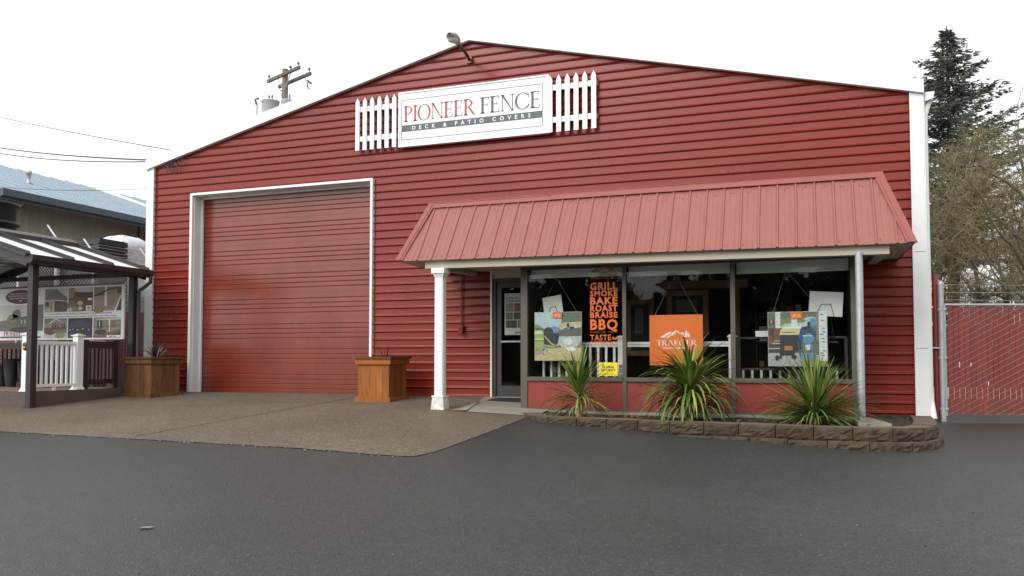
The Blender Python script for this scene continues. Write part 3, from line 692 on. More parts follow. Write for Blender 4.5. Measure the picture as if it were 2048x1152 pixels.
# poster 1: green trailer with a black smoker beside a river
t, q, f = poster(1.655, .66, .805, .80, 'square poster of a green truck and a round black smoker by a river', apex=2.03)
P_(q, f, 1, rc(.005, .005, .995, .995), 'p_forest'); P_(q, f, 2, [(.005, .995), (.42, .995), (.58, .84), (.55, .70), (.20, .66), (.005, .74)], 'p_smoke'); P_(q, f, 2, [(.005, .62), (.005, .76), (.14, .72), (.2, .6)], 'p_tan')
P_(q, f, 3, [(.40, .67), (.60, .78), (.99, .80), (.99, .66), (.7, .64)], 'p_sand'); P_(q, f, 4, [(.52, .60), (.56, .68), (.66, .70), (.8, .72), (.99, .745), (.99, .64)], 'p_rock')
P_(q, f, 5, [(.5, .46), (.5, .63), (.99, .68), (.99, .46)], 'p_water'); P_(q, f, 5, [(.48, .33), (.48, .50), (.99, .50), (.99, .33)], 'p_smoke')
P_(q, f, 4, blob(.36, .735, .18, .11, 1), 'p_smoke'); P_(q, f, 6, blob(.72, .72, .028, .055, 2), 'p_black'); P_(q, f, 6, blob(.80, .67, .05, .03, 3), 'p_black'); P_(q, f, 6, blob(.67, .65, .05, .025, 5), 'p_water')
P_(q, f, 6, rc(.005, .005, .995, .27), 'p_sand'); P_(q, f, 7, blob(.72, .36, .17, .125, 3), 'p_rock'); P_(q, f, 8, blob(.72, .40, .10, .075, 31), 'p_birch'); P_(q, f, 7, blob(.88, .38, .08, .09, 13), 'p_rock'); P_(q, f, 8, blob(.79, .24, .09, .045, 4), 'p_white'); P_(q, f, 7, [(.94, .26), (.99, .28), (.99, .42), (.96, .38)], 'p_patio')
P_(q, f, 7, [(.20, .26), (.20, .33), (.55, .33), (.52, .27), (.4, .25)], 'p_foliage')
P_(q, f, 8, [(.21, .40), (.22, .64), (.40, .70), (.53, .66), (.53, .50), (.50, .36), (.36, .30), (.22, .30)], 'p_black'); P_(q, f, 9, [(.33, .69), (.44, .71), (.53, .67), (.53, .57), (.41, .57), (.40, .63)], 'p_bluelt'); P_(q, f, 9, ell(.30, .56, .105, .135), 'p_black'); P_(q, f, 10, rc(.2, .585, .38, .59), 'p_grey')
P_(q, f, 10, [(.21, .50), (.23, .52), (.37, .37), (.44, .33), (.42, .31), (.35, .34)], 'p_green'); P_(q, f, 10, [(.21, .34), (.40, .31), (.54, .33), (.54, .31), (.38, .28), (.21, .30)], 'p_chrome')
P_(q, f, 11, [(.005, .21), (.005, .63), (.17, .63), (.20, .58), (.205, .22)], 'p_green'); P_(q, f, 12, [(.005, .55), (.005, .625), (.165, .625), (.19, .55)], 'p_greenlt'); P_(q, f, 12, rc(.005, .43, .20, .46), 'p_greenlt'); P_(q, f, 12, rc(.005, .405, .20, .428), 'p_foliage'); P_(q, f, 11, rc(.005, .64, .17, .68), 'p_forest'); P_(q, f, 13, blob(.055, .24, .035, .025, 8), 'p_rust')
P_(q, f, 12, rc(.005, .145, .20, .205), 'p_chrome'); P_(q, f, 12, blob(.24, .18, .04, .055, 9), 'p_rock'); P_(q, f, 11, blob(.22, .19, .06, .06, 19), 'p_black')
small_logo(q, f, 13, .395, .875, .20, .125)
q.build('print', t)
# poster 2: orange sheet with the white mountain logo
t, q, f = poster(3.565, .59, .825, .79, 'square plain orange poster with white mountain logo in the middle pane', apex=3.98)
P_(q, f, 1, rc(.0, .0, 1, 1), 'orange'); g2 = f(2)
mountain_logo(q, g2, .20, .535, .56, 'p_white'); serif(q, 'TRAEGER', .125, .385, .12, g2, 'p_white', .76, .17); txt(q, 'WOOD PELLET GRILLS', .5, .325, .035, g2, 'p_white', width=.52, bold=.03, align='C')
q.build('print', t)
# poster 3: grill on a deck beside birch trunks
t, q, f = poster(5.35, .58, .835, .815, 'square poster of a smoking cream and black grill beside birch trunks', apex=5.62)
P_(q, f, 1, rc(.005, .005, .995, .995), 'p_forest'); P_(q, f, 2, blob(.5, .80, .42, .10, 4), 'p_foliage'); P_(q, f, 2, [(.05, .60), (.30, .70), (.78, .74), (.78, .86), (.60, .80), (.30, .78)], 'p_smoke')
P_(q, f, 3, rc(.13, .70, .215, .995), 'p_birch'); P_(q, f, 3, rc(.40, .70, .50, .90), 'p_birch')
for i, (u, v) in enumerate(((.17, .95), (.19, .89), (.15, .82), (.18, .77))): P_(q, f, 4, [(u-.02, v-.003), (u+.02, v-.006), (u+.015, v+.006)], 'p_black')
P_(q, f, 3, rc(.005, .24, .30, .70), 'p_brown'); P_(q, f, 4, rc(.015, .77, .115, .855), 'p_brown'); P_(q, f, 5, ell(.065, .82, .02, .032), 'p_glow'); P_(q, f, 4, rc(.11, .49, .21, .69), 'p_brick'); P_(q, f, 4, rc(.005, .40, .08, .575), 'p_brick'); P_(q, f, 5, rc(.07, .41, .24, .43), 'p_rock'); P_(q, f, 5, rc(.10, .46, .22, .475), 'p_rock'); P_(q, f, 5, rc(.005, .318, .30, .336), 'p_rock')
P_(q, f, 3, [(.005, .005), (.005, .245), (.62, .245), (.99, .18), (.99, .005)], 'p_deck')
for i in range(9): P_(q, f, 4, [(.005+.085*i, .005), (.012+.085*i, .005), (.16+.06*i, .24), (.156+.06*i, .24)], 'p_grey')
P_(q, f, 4, [(.55, .10), (.53, .24), (.80, .25), (.82, .12)], 'p_bluelt'); P_(q, f, 5, [(.55, .02), (.60, .11), (.78, .12), (.99, .10), (.99, .01)], 'p_foliage')
P_(q, f, 4, rc(.815, .48, .865, .995), 'p_tan'); P_(q, f, 6, rc(.86, .10, .992, .995), 'p_birch')
for i, v in enumerate((.94, .83, .69, .62, .58, .50, .44, .28, .24, .2)): P_(q, f, 7, [(.87+.012*(i % 4), v), (.93+.015*(i % 4), v-.008), (.945+.012*(i % 4), v+.003), (.90+.012*(i % 4), v+.013)], 'p_black')
P_(q, f, 6, blob(.72, .86, .10, .045, 7), 'p_smoke'); P_(q, f, 6, blob(.77, .80, .06, .09, 17), 'p_bluelt')
P_(q, f, 7, [(.205, .57), (.205, .27), (.21, .20), (.44, .20), (.46, .27), (.56, .30), (.56, .57)], 'p_black'); P_(q, f, 8, ell(.665, .565, .145, .165), 'p_blue'); P_(q, f, 8, blob(.68, .50, .10, .10, 12), 'p_bluelt'); P_(q, f, 9, rc(.585, .548, .755, .562), 'p_white')
P_(q, f, 9, [(.20, .575), (.21, .66), (.27, .725), (.58, .735), (.545, .66), (.53, .575)], 'p_cream'); P_(q, f, 10, [(.22, .615), (.48, .615), (.44, .628), (.24, .628)], 'p_black'); P_(q, f, 10, [(.27, .72), (.58, .733), (.56, .70), (.25, .69)], 'p_white')
P_(q, f, 9, rc(.67, .67, .715, .81), 'p_black'); P_(q, f, 9, blob(.63, .70, .035, .02, 3), 'p_black'); P_(q, f, 10, rc(.28, .29, .415, .375), 'p_rust'); P_(q, f, 10, [(.635, .29), (.625, .395), (.72, .395), (.705, .29)], 'p_birch')
P_(q, f, 10, [(.495, .48), (.52, .48), (.575, .04), (.555, .03)], 'p_blue'); P_(q, f, 10, [(.72, .40), (.74, .40), (.80, .13), (.785, .12)], 'p_bluelt'); P_(q, f, 11, ell(.155, .155, .035, .05), 'p_black'); P_(q, f, 11, ell(.44, .17, .045, .04), 'p_black'); P_(q, f, 9, [(.19, .15), (.20, .27), (.25, .25), (.22, .14)], 'p_black')
small_logo(q, f, 12, .385, .87, .20, .125)
q.build('print', t)
# orange cut lettering on the glass
q = MB(); pf = plane_fn((0, BY+.047, 0), (1, 0, 0), (0, 0, 1), (0, -1, 0)); f1 = pf(1); OI = 'orange_ink'
mountain_logo(q, f1, 2.645, 2.085, .37, OI); serif(q, 'TRAEGER', 2.62, 2.005, .06, f1, OI, .445, .15); txt(q, 'WOOD PELLET GRILLS', 2.845, 1.975, .018, f1, OI, width=.40, align='C')
for s_, z, h in (('GRILL', 1.805, .117), ('SMOKE', 1.70, .090), ('BAKE', 1.568, .118), ('ROAST', 1.455, .100), ('BRAISE', 1.352, .090), ('BBQ', 1.165, .165)):
    txt(q, s_, 2.62, z, h, f1, OI, width=.45, bold=.034, spacing=1.14)
rect(q, f1, 2.62, 1.118, 2.77, 1.123, OI); rect(q, f1, 2.92, 1.118, 3.07, 1.123, OI); txt(q, 'and', 2.845, 1.112, .022, f1, OI, align='C', bold=.03)
txt(q, 'TASTE', 2.62, .99, .090, f1, OI, width=.34, bold=.022, spacing=1.12); txt(q, 'the', 2.975, 1.0, .05, f1, OI, width=.085, bold=.04); txt(q, 'DIFFERENCE', 2.62, .915, .058, f1, OI, width=.45, bold=.016, spacing=1.14)
top(q, 'window_lettering', (2.845, BY+.047, .915), 'column of orange cut out words GRILL SMOKE BAKE ROAST BRAISE BBQ on glass', 'lettering')
q = MB(); f1 = pf(2); f2 = pf(3)
rect(q, f1, 2.765, .42, 3.065, .635, 'yellow'); txt(q, 'GLOBAL', 2.915, .545, .038, f2, 'ink', width=.20, bold=.03, align='C'); txt(q, 'SECURITY', 2.915, .495, .038, f2, 'ink', width=.24, bold=.03, align='C'); txt(q, '503 648 0442', 2.915, .455, .016, f2, 'ink', width=.17, align='C')
q.face([f2(u, v) for u, v in ((2.785, .585), (2.83, .585), (2.85, .615), (2.82, .60))], 'ink'); rect(q, f2, 2.775, .437, 3.055, .442, 'ink')
top(q, 'window_sticker', (2.915, BY+.045, .42), 'yellow security company sticker at the bottom of the left pane', 'sticker')
q = MB()
for z, m in ((.43, 'p_bluelt'), (.487, 'p_grey'), (.545, 'p_brick')): rect(q, f1, 3.09, z, 3.15, z+.05, 'ink'); rect(q, f2, 3.096, z+.012, 3.144, z+.034, m)
top(q, 'window_sticker', (3.12, BY+.045, .43), 'strip of three small payment stickers beside the yellow sticker', 'sticker')
# backs of two boards on easels behind the posters
for (c, w_, h_, rot, label) in (((1.925, -1.02, 1.56), .33, .36, 9, 'small tilted white board leaning behind the green truck poster'), ((6.175, -1.02, 1.51), .47, .37, -4, 'wide white board with wire stand behind the grill poster')):
    q = MB(); a = radians(rot); ax = Vector((cos(a), 0, sin(a))); az = Vector((-sin(a), .12, cos(a))).normalized(); ay = az.cross(ax)
    q.obox(c, ax, ay, az, w_/2, .006, h_/2, 'board_back'); C_ = Vector(c)-ay*.0 + Vector((0, -.014, 0))
    pts = [C_+ax*(-.30*w_)-az*.5*h_, C_+ax*(-.14*w_)-az*.02*h_, C_+ax*(.14*w_)-az*.0*h_, C_+ax*(.26*w_)-az*.5*h_]
    q.tube(pts, .005, 'ink', 6)
    for s_ in (-1, 1): q.tube([C_+ax*(s_*.15*w_)-az*.5*h_, (c[0]+s_*.12, -.95, .95)], .006, 'ink', 5)
    q.box(c[0]-.16, c[0]+.16, -1.03, -.83, .93, .95, 'dark_inside'); q.box(c[0]-.03, c[0]+.03, -.97, -.91, -.03, .93, 'dark_inside')
    top(q, 'display_board', (c[0], -.93, -.03), label, 'board', 'board backs seen through the glass')
# white balustrade on show just inside the window
ra = thing('display_railing', (3.05, -.9, -.03), 'white vinyl balustrade sample standing inside the shop window', 'railing')
for x in (3.06, 4.81):
    q = MB(); q.box(x-.055, x+.055, -.955, -.845, -.03, 1.03, 'white_vinyl'); q.box(x-.075, x+.075, -.975, -.825, 1.03, 1.05, 'white_vinyl'); q.box(x-.055, x+.055, -.955, -.845, 1.05, 1.068, 'white_vinyl'); q.build('post', ra)
for x0, x1 in ((1.66, 3.004), (3.116, 4.754)):
    q = MB(); q.box(x0, x1, -.94, -.86, .925, .965, 'white_vinyl'); q.box(x0, x1, -.925, -.875, .885, .924, 'white_vinyl'); q.build('top_rail', ra)
    q = MB(); q.box(x0, x1, -.925, -.875, .10, .15, 'white_vinyl'); q.build('bottom_rail', ra)
    n_ = int((x1-x0)/.128) if x0 < 3 else 0
    for i in range(n_):
        x = x0+(i+.5)*(x1-x0)/n_; q = MB(); q.box(x-.019, x+.019, -.919, -.881, .151, .884, 'white_vinyl'); q.build('baluster', ra)
q = MB()
q.box(4.88, 6.45, -.94, -.86, 1.0, 1.03, 'dark_inside')
for i in range(11): q.box(4.95+.135*i, 4.985+.135*i, -.92, -.885, .05, .52, 'galvanised')
q.box(4.88, 6.45, -.925, -.88, .52, .55, 'dark_inside'); q.box(4.86, 4.90, -.93, -.87, -.03, 1.0, 'dark_inside'); q.box(6.43, 6.47, -.93, -.87, -.03, 1.0, 'dark_inside')
top(q, 'display_railing', (5.66, -.9, -.03), 'dark railing sample with short grey balusters inside the right pane', 'railing')
q = MB(); q.box(5.16, 5.36, -.98, -.80, 1.031, 1.12, 'paper'); top(q, 'paper_stack', (5.26, -.89, 1.031), 'stack of white paper on the rail left of the grill poster', 'paper')
for (x0, x1, z0, z1, y, label) in ((2.50, 3.06, .75, 1.88, 2.2, 'wood framed dark panel at the back of the shop behind the lettering'), (3.35, 4.15, 1.15, 2.02, 2.0, 'wood framed notice with pale papers above the orange poster')):
    t = thing('framed_notice', ((x0+x1)/2, y, z0), label, 'frame', 'wood framed notices inside the shop')
    q = MB(); b_ = .10
    for a in ((x0, x1, z0, z0+b_), (x0, x1, z1-b_, z1), (x0, x0+b_, z0+b_, z1-b_), (x1-b_, x1, z0+b_, z1-b_)): q.box(a[0], a[1], y-.05, y+.02, a[2], a[3], 'wood_inside')
    q.build('frame', t); q = MB(); q.box(x0+b_, x1-b_, y-.01, y+.015, z0+b_, z1-b_, 'dark_inside'); q.box(x0+.18, x1-.22, y-.016, y-.0101, z0+.45, z1-.18, 'p_tan'); q.box(x0+.2, x1-.24, y-.018, y-.0161, z0+.5, z1-.35, 'p_grey'); q.build('picture', t)
q = MB()     # timber pergola sample at the back
for x in (1.75, 4.55): q.box(x, x+.14, 2.6, 2.74, -.03, 2.18, 'wood_inside')
q.box(1.6, 4.85, 2.55, 2.59, 2.10, 2.26, 'wood_inside')
for i in range(9): q.box(1.75+.34*i, 1.80+.34*i, 2.2, 3.0, 2.262, 2.38, 'wood_inside')
top(q, 'pergola_sample', (3.2, 2.65, -.03), 'timber pergola frame standing at the back of the shop', 'pergola')
q = MB()
for z in (.5, 1.0, 1.45, 1.85): q.box(5.0, 6.1, 2.4, 2.75, z, z+.03, 'dark_inside')
for x in (5.0, 6.07): q.box(x, x+.03, 2.38, 2.77, -.03, 2.0, 'dark_inside')
rr = random.Random(4)
for z in (.53, 1.03, 1.48):
    x = 5.06
    while x < 5.95:
        w_ = rr.uniform(.06, .16); h_ = rr.uniform(.1, .3); q.box(x, x+w_, 2.46, 2.62, z+.001, z+h_, rr.choice(['p_brown', 'p_grey', 'board_back', 'p_rust', 'dark_inside', 'p_tan'])); x += w_+rr.uniform(.01, .08)
top(q, 'display_shelf', (5.55, 2.57, -.03), 'dark shelf of small goods at the back behind the right pane', 'shelf')
# poster behind the entrance door and the mat
q = MB(); q.box(.66, 1.20, .072, .078, 1.13, 1.90, 'board_back'); f1 = plane_fn((.66, .0705, 1.13), (.54, 0, 0), (0, 0, .77), (0, -1, 0)); g1 = f1(1)
txt(q, 'OUTDOOR L', .05, .86, .042, g1, 'ink', width=.52, bold=.02); txt(q, 'YOUR PASS', .05, .795, .042, g1, 'ink', width=.52, bold=.02)
for (a, m) in (((.05, .56, .33, .76), 'p_tan'), ((.36, .56, .95, .76), 'p_brick'), ((.05, .37, .30, .54), 'p_grey'), ((.33, .37, .66, .54), 'p_brown'), ((.69, .37, .95, .54), 'p_foliage'), ((.05, .17, .45, .35), 'p_brown'), ((.48, .17, .70, .35), 'p_grey'), ((.73, .17, .95, .35), 'p_deckred')): P_(q, f1, 1, rc(*a), m)
P_(q, f1, 1, rc(.38, .03, .95, .075), 'p_tan')
top(q, 'door_poster', (.93, .075, 1.13), 'white poster with a grid of photos behind the entrance door glass', 'poster')
q = MB(); q.hexa([(.45, -.62, gz(1, -.62)+.016), (1.36, -.62, gz(1, -.62)+.016), (1.36, -.05, gz(1, -.05)+.016), (.45, -.05, gz(1, -.05)+.016), (.45, -.62, gz(1, -.62)+.03), (1.36, -.62, gz(1, -.62)+.03), (1.36, -.05, gz(1, -.05)+.03), (.45, -.05, gz(1, -.05)+.03)], 'rubber')
top(q, 'door_mat', (.9, -.33, gz(1, -.33)+.016), 'dark rubber mat on the slab at the entrance door', 'mat')

# ------------------------------------------------------------------ block planter and its plants
WT = -.150
line = [(1.55, -1.62), (1.80, -2.10), (2.12, -2.62), (3.0, -2.74), (4.35, -2.95), (5.65, -3.06), (6.55, -3.13), (7.0, -3.06), (7.27, -2.80), (7.42, -2.40), (7.52, -1.7), (7.58, -.95), (7.60, -.32)]
def resample(pts, step):
    out = [Vector((*pts[0], 0))]; acc = 0
    for a, b in zip(pts[:-1], pts[1:]):
        a = Vector((*a, 0)); b = Vector((*b, 0)); L = (b-a).length; d = step-acc
        while d <= L: out.append(a+(b-a)*(d/L)); d += step
        acc = (L-(d-step))
    return out
rw = thing('retaining_wall', (4.5, -2.9, gz(4.5, -2.9)), 'low brown split-face block wall round the planting bed under the window', 'wall')
rr = random.Random(3)
def course(pts, z0, z1, depth, out, name, bev=.012):
    q = MB(); n = len(pts)
    nor = []
    for i in range(n):
        d = (pts[min(i+1, n-1)]-pts[max(i-1, 0)]).normalized(); nor.append(Vector((d.y, -d.x, 0)))
    for i in range(n-1):
        a, b = pts[i]+nor[i]*out, pts[i+1]+nor[i+1]*out; d = (b-a).normalized(); a = a+d*.005; b = b-d*.005
        ia, ib = pts[i]-nor[i]*depth, pts[i+1]-nor[i+1]*depth
        jz = rr.uniform(-.005, .005); NX, NZ = 9, 6; vs = []
        N_ = Vector((d.y, -d.x, 0))
        for v in range(NZ+1):
            for u in range(NX+1):
                p = a+(b-a)*(u/NX); edge = min(u, NX-u, v, NZ-v)
                h = 0 if edge == 0 else rr.uniform(.006, .034)
                vs.append(p+N_*h+Vector((0, 0, z0+(z1+jz-z0)*v/NZ)))
        q.mesh(vs, [(v*(NX+1)+u, v*(NX+1)+u+1, (v+1)*(NX+1)+u+1, (v+1)*(NX+1)+u) for v in range(NZ) for u in range(NX)], 'block')
        zt = z1+jz; q.mesh([(a.x, a.y, zt), (b.x, b.y, zt), (ib.x, ib.y, zt), (ia.x, ia.y, zt)], [(0, 1, 2, 3)], 'block_top')
        q.mesh([(ia.x, ia.y, z0), (ib.x, ib.y, z0), (ib.x, ib.y, zt), (ia.x, ia.y, zt), (a.x, a.y, z0), (b.x, b.y, z0), (b.x, b.y, zt), (a.x, a.y, zt)], [(1, 0, 3, 2), (0, 4, 7, 3), (5, 1, 2, 6)], 'block')
    return q.build(name, rw)
tp = resample(line, .455)
course(tp, WT-.168, WT, .27, 0, 'top_course')
lp = [p for p in resample(line, .47) if p.x > 4.1]
course(lp, WT-.36, WT-.172, .25, .055, 'base_course')
# bed fill
q = MB(); ins = [(p.x, p.y) for p in resample(line, .2)]
rr = random.Random(5)
def inset(p): 
    return (p[0]-(.16 if p[0] > 7.1 else 0), p[1]+.22 if p[0] < 7.2 else p[1])
row = [inset(p) for p in ins if p[0] > 1.9]
M_ = 7; vs = []; fs = []
for (x, y) in row:
    for k in range(M_+1):
        t = k/M_; yy = y+(-1.38-y)*t if x < 6.75 else y+(-.02-y)*t
        vs.append((min(x, 7.45), yy, WT-.045+rr.uniform(-.015, .02)))
for i in range(len(row)-1):
    for k in range(M_): a = i*(M_+1)+k; fs.append((a, a+M_+1, a+M_+2, a+1))
q.mesh(vs, fs, 'mulch', False); q.build('planting_bed', kind='structure')
q = MB(); q.prism([(6.50, -1.34), (6.72, -1.34), (6.90, -2.45), (6.50, -2.45)], lambda u, v, d: (u, v, -.20+d), .062, 'concrete')
top(q, 'concrete_footing', (6.7, -1.9, -.20), 'grey concrete footing pad under the galvanised pipe post', 'footing')

def strap(q, base, az, el, L, wd, droop, m, seg=7, twist=0.0, fold=.35):
    """one arching strap leaf with a V fold"""
    d = Vector((cos(az)*cos(el), sin(az)*cos(el), sin(el))); p = Vector(base); side = Vector((-sin(az), cos(az), 0)); rows = []
    e = el
    for i in range(seg+1):
        t = i/seg; w_ = wd*(0.55+0.9*t if t < .35 else 0.87*(1-((t-.35)/.65)**1.7)+.02)
        up = side.cross(Vector((cos(az)*cos(e), sin(az)*cos(e), sin(e))))*-1
        rows.append((p-side*w_*.5, p-up*(w_*fold*.5), p+side*w_*.5))
        e -= droop*(0.35+1.3*t)/seg; p = p+Vector((cos(az)*cos(e), sin(az)*cos(e), sin(e)))*(L/seg)
    vs = [v for r_ in rows for v in r_]; fs = []
    for i in range(seg): a = i*3; fs += [(a, a+1, a+4, a+3), (a+1, a+2, a+5, a+4)]
    q.mesh(vs, fs, m, True)
def yucca(x, y, z, label, spec, seed, group='strap-leaved plants in the block bed', stem_=None):
    t = thing('cordyline_plant', (x, y, z), label, 'plant', group); r = random.Random(seed)
    if stem_:
        q = MB(); q.tube([(x, y, z-.03), (x+.02, y, z+stem_*.5), (x, y, z+stem_)], [.06, .05, .055], 'leaf_dead', 9); q.build('stem', t)
    mbs = {}
    for (n, h0, h1, e0, e1, l0, l1, w_, d0, d1, ms, name) in spec:
        q = mbs.setdefault(name, MB())
        for i in range(n):
            az = r.uniform(0, 2*pi); el = radians(r.uniform(e0, e1)); rad = .035*cos(el)
            hh = z+r.uniform(h0, h1)
            strap(q, (x+cos(az)*rad, y+sin(az)*rad, hh), az, el, r.uniform(l0, l1), w_*r.uniform(.8, 1.15), r.uniform(d0, d1), r.choice(ms))
    for nm, q in mbs.items(): q.build(nm, t)
    return t
ZB = WT-.03
q = MB(); rnd = random.Random(21)
for i in range(170):
    x = rnd.uniform(2.1, 6.9); y = rnd.uniform(-2.55, -1.5); az = rnd.uniform(0, 6.28); L = rnd.uniform(.05, .28); w_ = rnd.uniform(.006, .014); z = WT-.02+rnd.uniform(0, .02)
    d = Vector((cos(az), sin(az), rnd.uniform(-.1, .15))); sd2 = Vector((-sin(az), cos(az), 0))*w_; a = Vector((x, y, z)); q.face([a-sd2, a+d*L*.5-sd2*.8+Vector((0, 0, .01)), a+d*L, a+d*L*.5+sd2*.8+Vector((0, 0, .01)), a+sd2], rnd.choice(('leaf_dead', 'leaf_dead', 'mulch', 'leaf_light')))
q.build('leaf_litter', label='dry fallen strap leaves lying on the mulch of the planting bed', cat='litter', kind='stuff')
yucca(2.66, -2.12, ZB, 'slim upright strap-leaved plant in front of the left window pane',
      [(85, .30, .46, 38, 88, .50, .76, .040, .1, .55, ['leaf', 'leaf', 'leaf_light'], 'upright_leaves'),
       (26, .24, .38, 0, 42, .50, .82, .030, .2, .9, ['leaf', 'leaf_light'], 'spreading_leaves'),
       (62, .10, .32, -5, 30, .42, .68, .036, .8, 1.7, ['leaf_light', 'leaf_light', 'leaf', 'leaf_dead'], 'drooping_leaves')], 1, stem_=.38)
yucca(4.31, -2.22, ZB, 'largest bushy strap-leaved plant below the orange poster',
      [(105, .34, .56, 28, 88, .60, .95, .052, .5, 1.8, ['leaf', 'leaf', 'leaf_light'], 'upright_leaves'),
       (105, .26, .46, -5, 42, .62, .98, .048, .9, 2.1, ['leaf', 'leaf_light', 'leaf'], 'spreading_leaves'),
       (95, .06, .28, 0, 40, .45, .80, .044, .8, 1.8, ['leaf', 'leaf_light', 'leaf', 'leaf_dead'], 'drooping_leaves')], 2, stem_=.45)
yucca(5.98, -2.20, ZB, 'spiky rounded strap-leaved plant below the grill poster, left of the pipe post',
      [(120, .08, .24, 25, 88, .72, .98, .033, .1, .8, ['leaf', 'leaf_light', 'leaf'], 'upright_leaves'),
       (150, .06, .22, 4, 38, .74, 1.04, .031, .3, 1.1, ['leaf', 'leaf_light', 'leaf'], 'spreading_leaves'),
       (80, .03, .14, 0, 30, .5, .78, .031, .5, 1.3, ['leaf_light', 'leaf'], 'drooping_leaves')], 3, stem_=.2)

# ------------------------------------------------------------------ cedar planter boxes
def planter(c, rot, sx, sy, h, mt, rim, label, z):
    t = thing('wooden_planter', (c[0], c[1], z), label, 'planter', 'cedar planter boxes beside the overhead door')
    ca, sa = cos(radians(rot)), sin(radians(rot))
    def T(u, v, w_): return (c[0]+u*ca-v*sa, c[1]+u*sa+v*ca, z+w_)
    def bx(q, u0, u1, v0, v1, w0, w1, m): q.hexa([T(u0, v0, w0), T(u1, v0, w0), T(u1, v1, w0), T(u0, v1, w0), T(u0, v0, w1), T(u1, v0, w1), T(u1, v1, w1), T(u0, v1, w1)], m)
    q = MB(); r = random.Random(int(c[0]*100))
    for (L, W_, ax) in ((sx, sy, 0), (sy, sx, 1)):
        n = max(4, round(L/.135))
        for s_ in (-1, 1):
            for i in range(n):
                a, b = -L/2+L*i/n+.0015, -L/2+L*(i+1)/n-.0015; j = r.uniform(0, .004)
                o0, o1 = sorted((s_*(W_/2-.025+j), s_*(W_/2+j)))
                if ax == 0: bx(q, a, b, o0, o1, .05, h-.04, mt)
                else: bx(q, o0, o1, a, b, .05, h-.04, mt)
    q.build('side_boards', t)
    q = MB()
    for s_ in (-1, 1):
        y0, y1 = sorted((s_*(sy/2-.03), s_*(sy/2+.075))); bx(q, -sx/2-.075, sx/2+.075, y0, y1, h-.035, h, rim)
        x0, x1 = sorted((s_*(sx/2-.03), s_*(sx/2+.075))); bx(q, x0, x1, -sy/2+.031, sy/2-.031, h-.035, h-.001, rim)
        y0, y1 = sorted((s_*(sy/2+.006), s_*(sy/2+.045))); bx(q, -sx/2-.045, sx/2+.045, y0, y1, h-.135, h-.036, mt)
        x0, x1 = sorted((s_*(sx/2+.006), s_*(sx/2+.045))); bx(q, x0, x1, -sy/2-.0055, sy/2+.0055, h-.135, h-.0362, mt)
    q.build('rim', t)
    q = MB()
    for s_ in (-1, 1):
        y0, y1 = sorted((s_*(sy/2-.02), s_*(sy/2+.05))); bx(q, -sx/2-.05, sx/2+.05, y0, y1, -.02, .075, mt)
        x0, x1 = sorted((s_*(sx/2-.02), s_*(sx/2+.05))); bx(q, x0, x1, -sy/2+.021, sy/2-.021, -.02, .0745, mt)
    q.build('base_trim', t)
    q = MB(); bx(q, -sx/2+.026, sx/2-.026, -sy/2+.026, sy/2-.026, .08, h-.08, 'mulch'); q.build('soil', t)
    return t
planter((-1.395, -.80), 0, .62, .66, .80, 'cedar', 'cedar_rim', 'honey brown cedar planter at the right edge of the overhead door', gz(-1.4, -1.1)+.007)
planter((-6.68, -.84), -13, .92, .62, .80, 'cedar_old', 'cedar_rim', 'weathered dark cedar planter between the deck and the overhead door', gz(-6.7, -1.1)+.007)
yucca(-1.36, -.74, .64, 'small sparse reddish spiky plant in the honey brown planter', [(26, .0, .05, 20, 85, .22, .34, .012, .0, .5, ['leaf_purple'], 'leaves')], 11, 'spiky plants in the cedar planters')
yucca(-6.62, -.80, .64, 'dark purple spiky plant in the weathered planter by the deck', [(75, .0, .08, 10, 85, .28, .46, .020, .1, .7, ['leaf_purple'], 'leaves'), (14, .0, .05, 10, 60, .3, .4, .018, .1, .5, ['p_birch'], 'pale_leaves')], 12, 'spiky plants in the cedar planters')

# ------------------------------------------------------------------ deck with railings, banner and gazebo
DT = .10
q = MB(); dk = thing('display_deck', (-9.3, -2.0, -.1), 'low brown composite display deck at the left of the overhead door', 'deck')
n_ = 16
for i in range(n_): a = -3.08+2.2*i/n_; q.box(-11.6, -7.27, a+.003, a+2.2/n_-.003, DT-.03, DT, 'deck_board')
q.build('deck_boards', dk)
q = MB()
q.hexa([(-11.6, -3.11, -.20), (-7.255, -3.11, -.20), (-7.255, -3.085, -.20), (-11.6, -3.085, -.20), (-11.6, -3.11, DT+.004), (-7.255, -3.11, DT+.004), (-7.255, -3.085, DT+.004), (-11.6, -3.085, DT+.004)], 'deck_fascia')
q.box(-7.265, -7.235, -3.11, -.86, -.20, DT+.005, 'deck_fascia'); q.box(-11.6, -7.3, -3.05, -.88, -.1, DT-.035, 'dark_gap')
q.build('fascia', dk)
wr = thing('white_railing', (-7.4, -2.55, DT), 'white vinyl railing with two newel posts along the deck edge', 'railing')
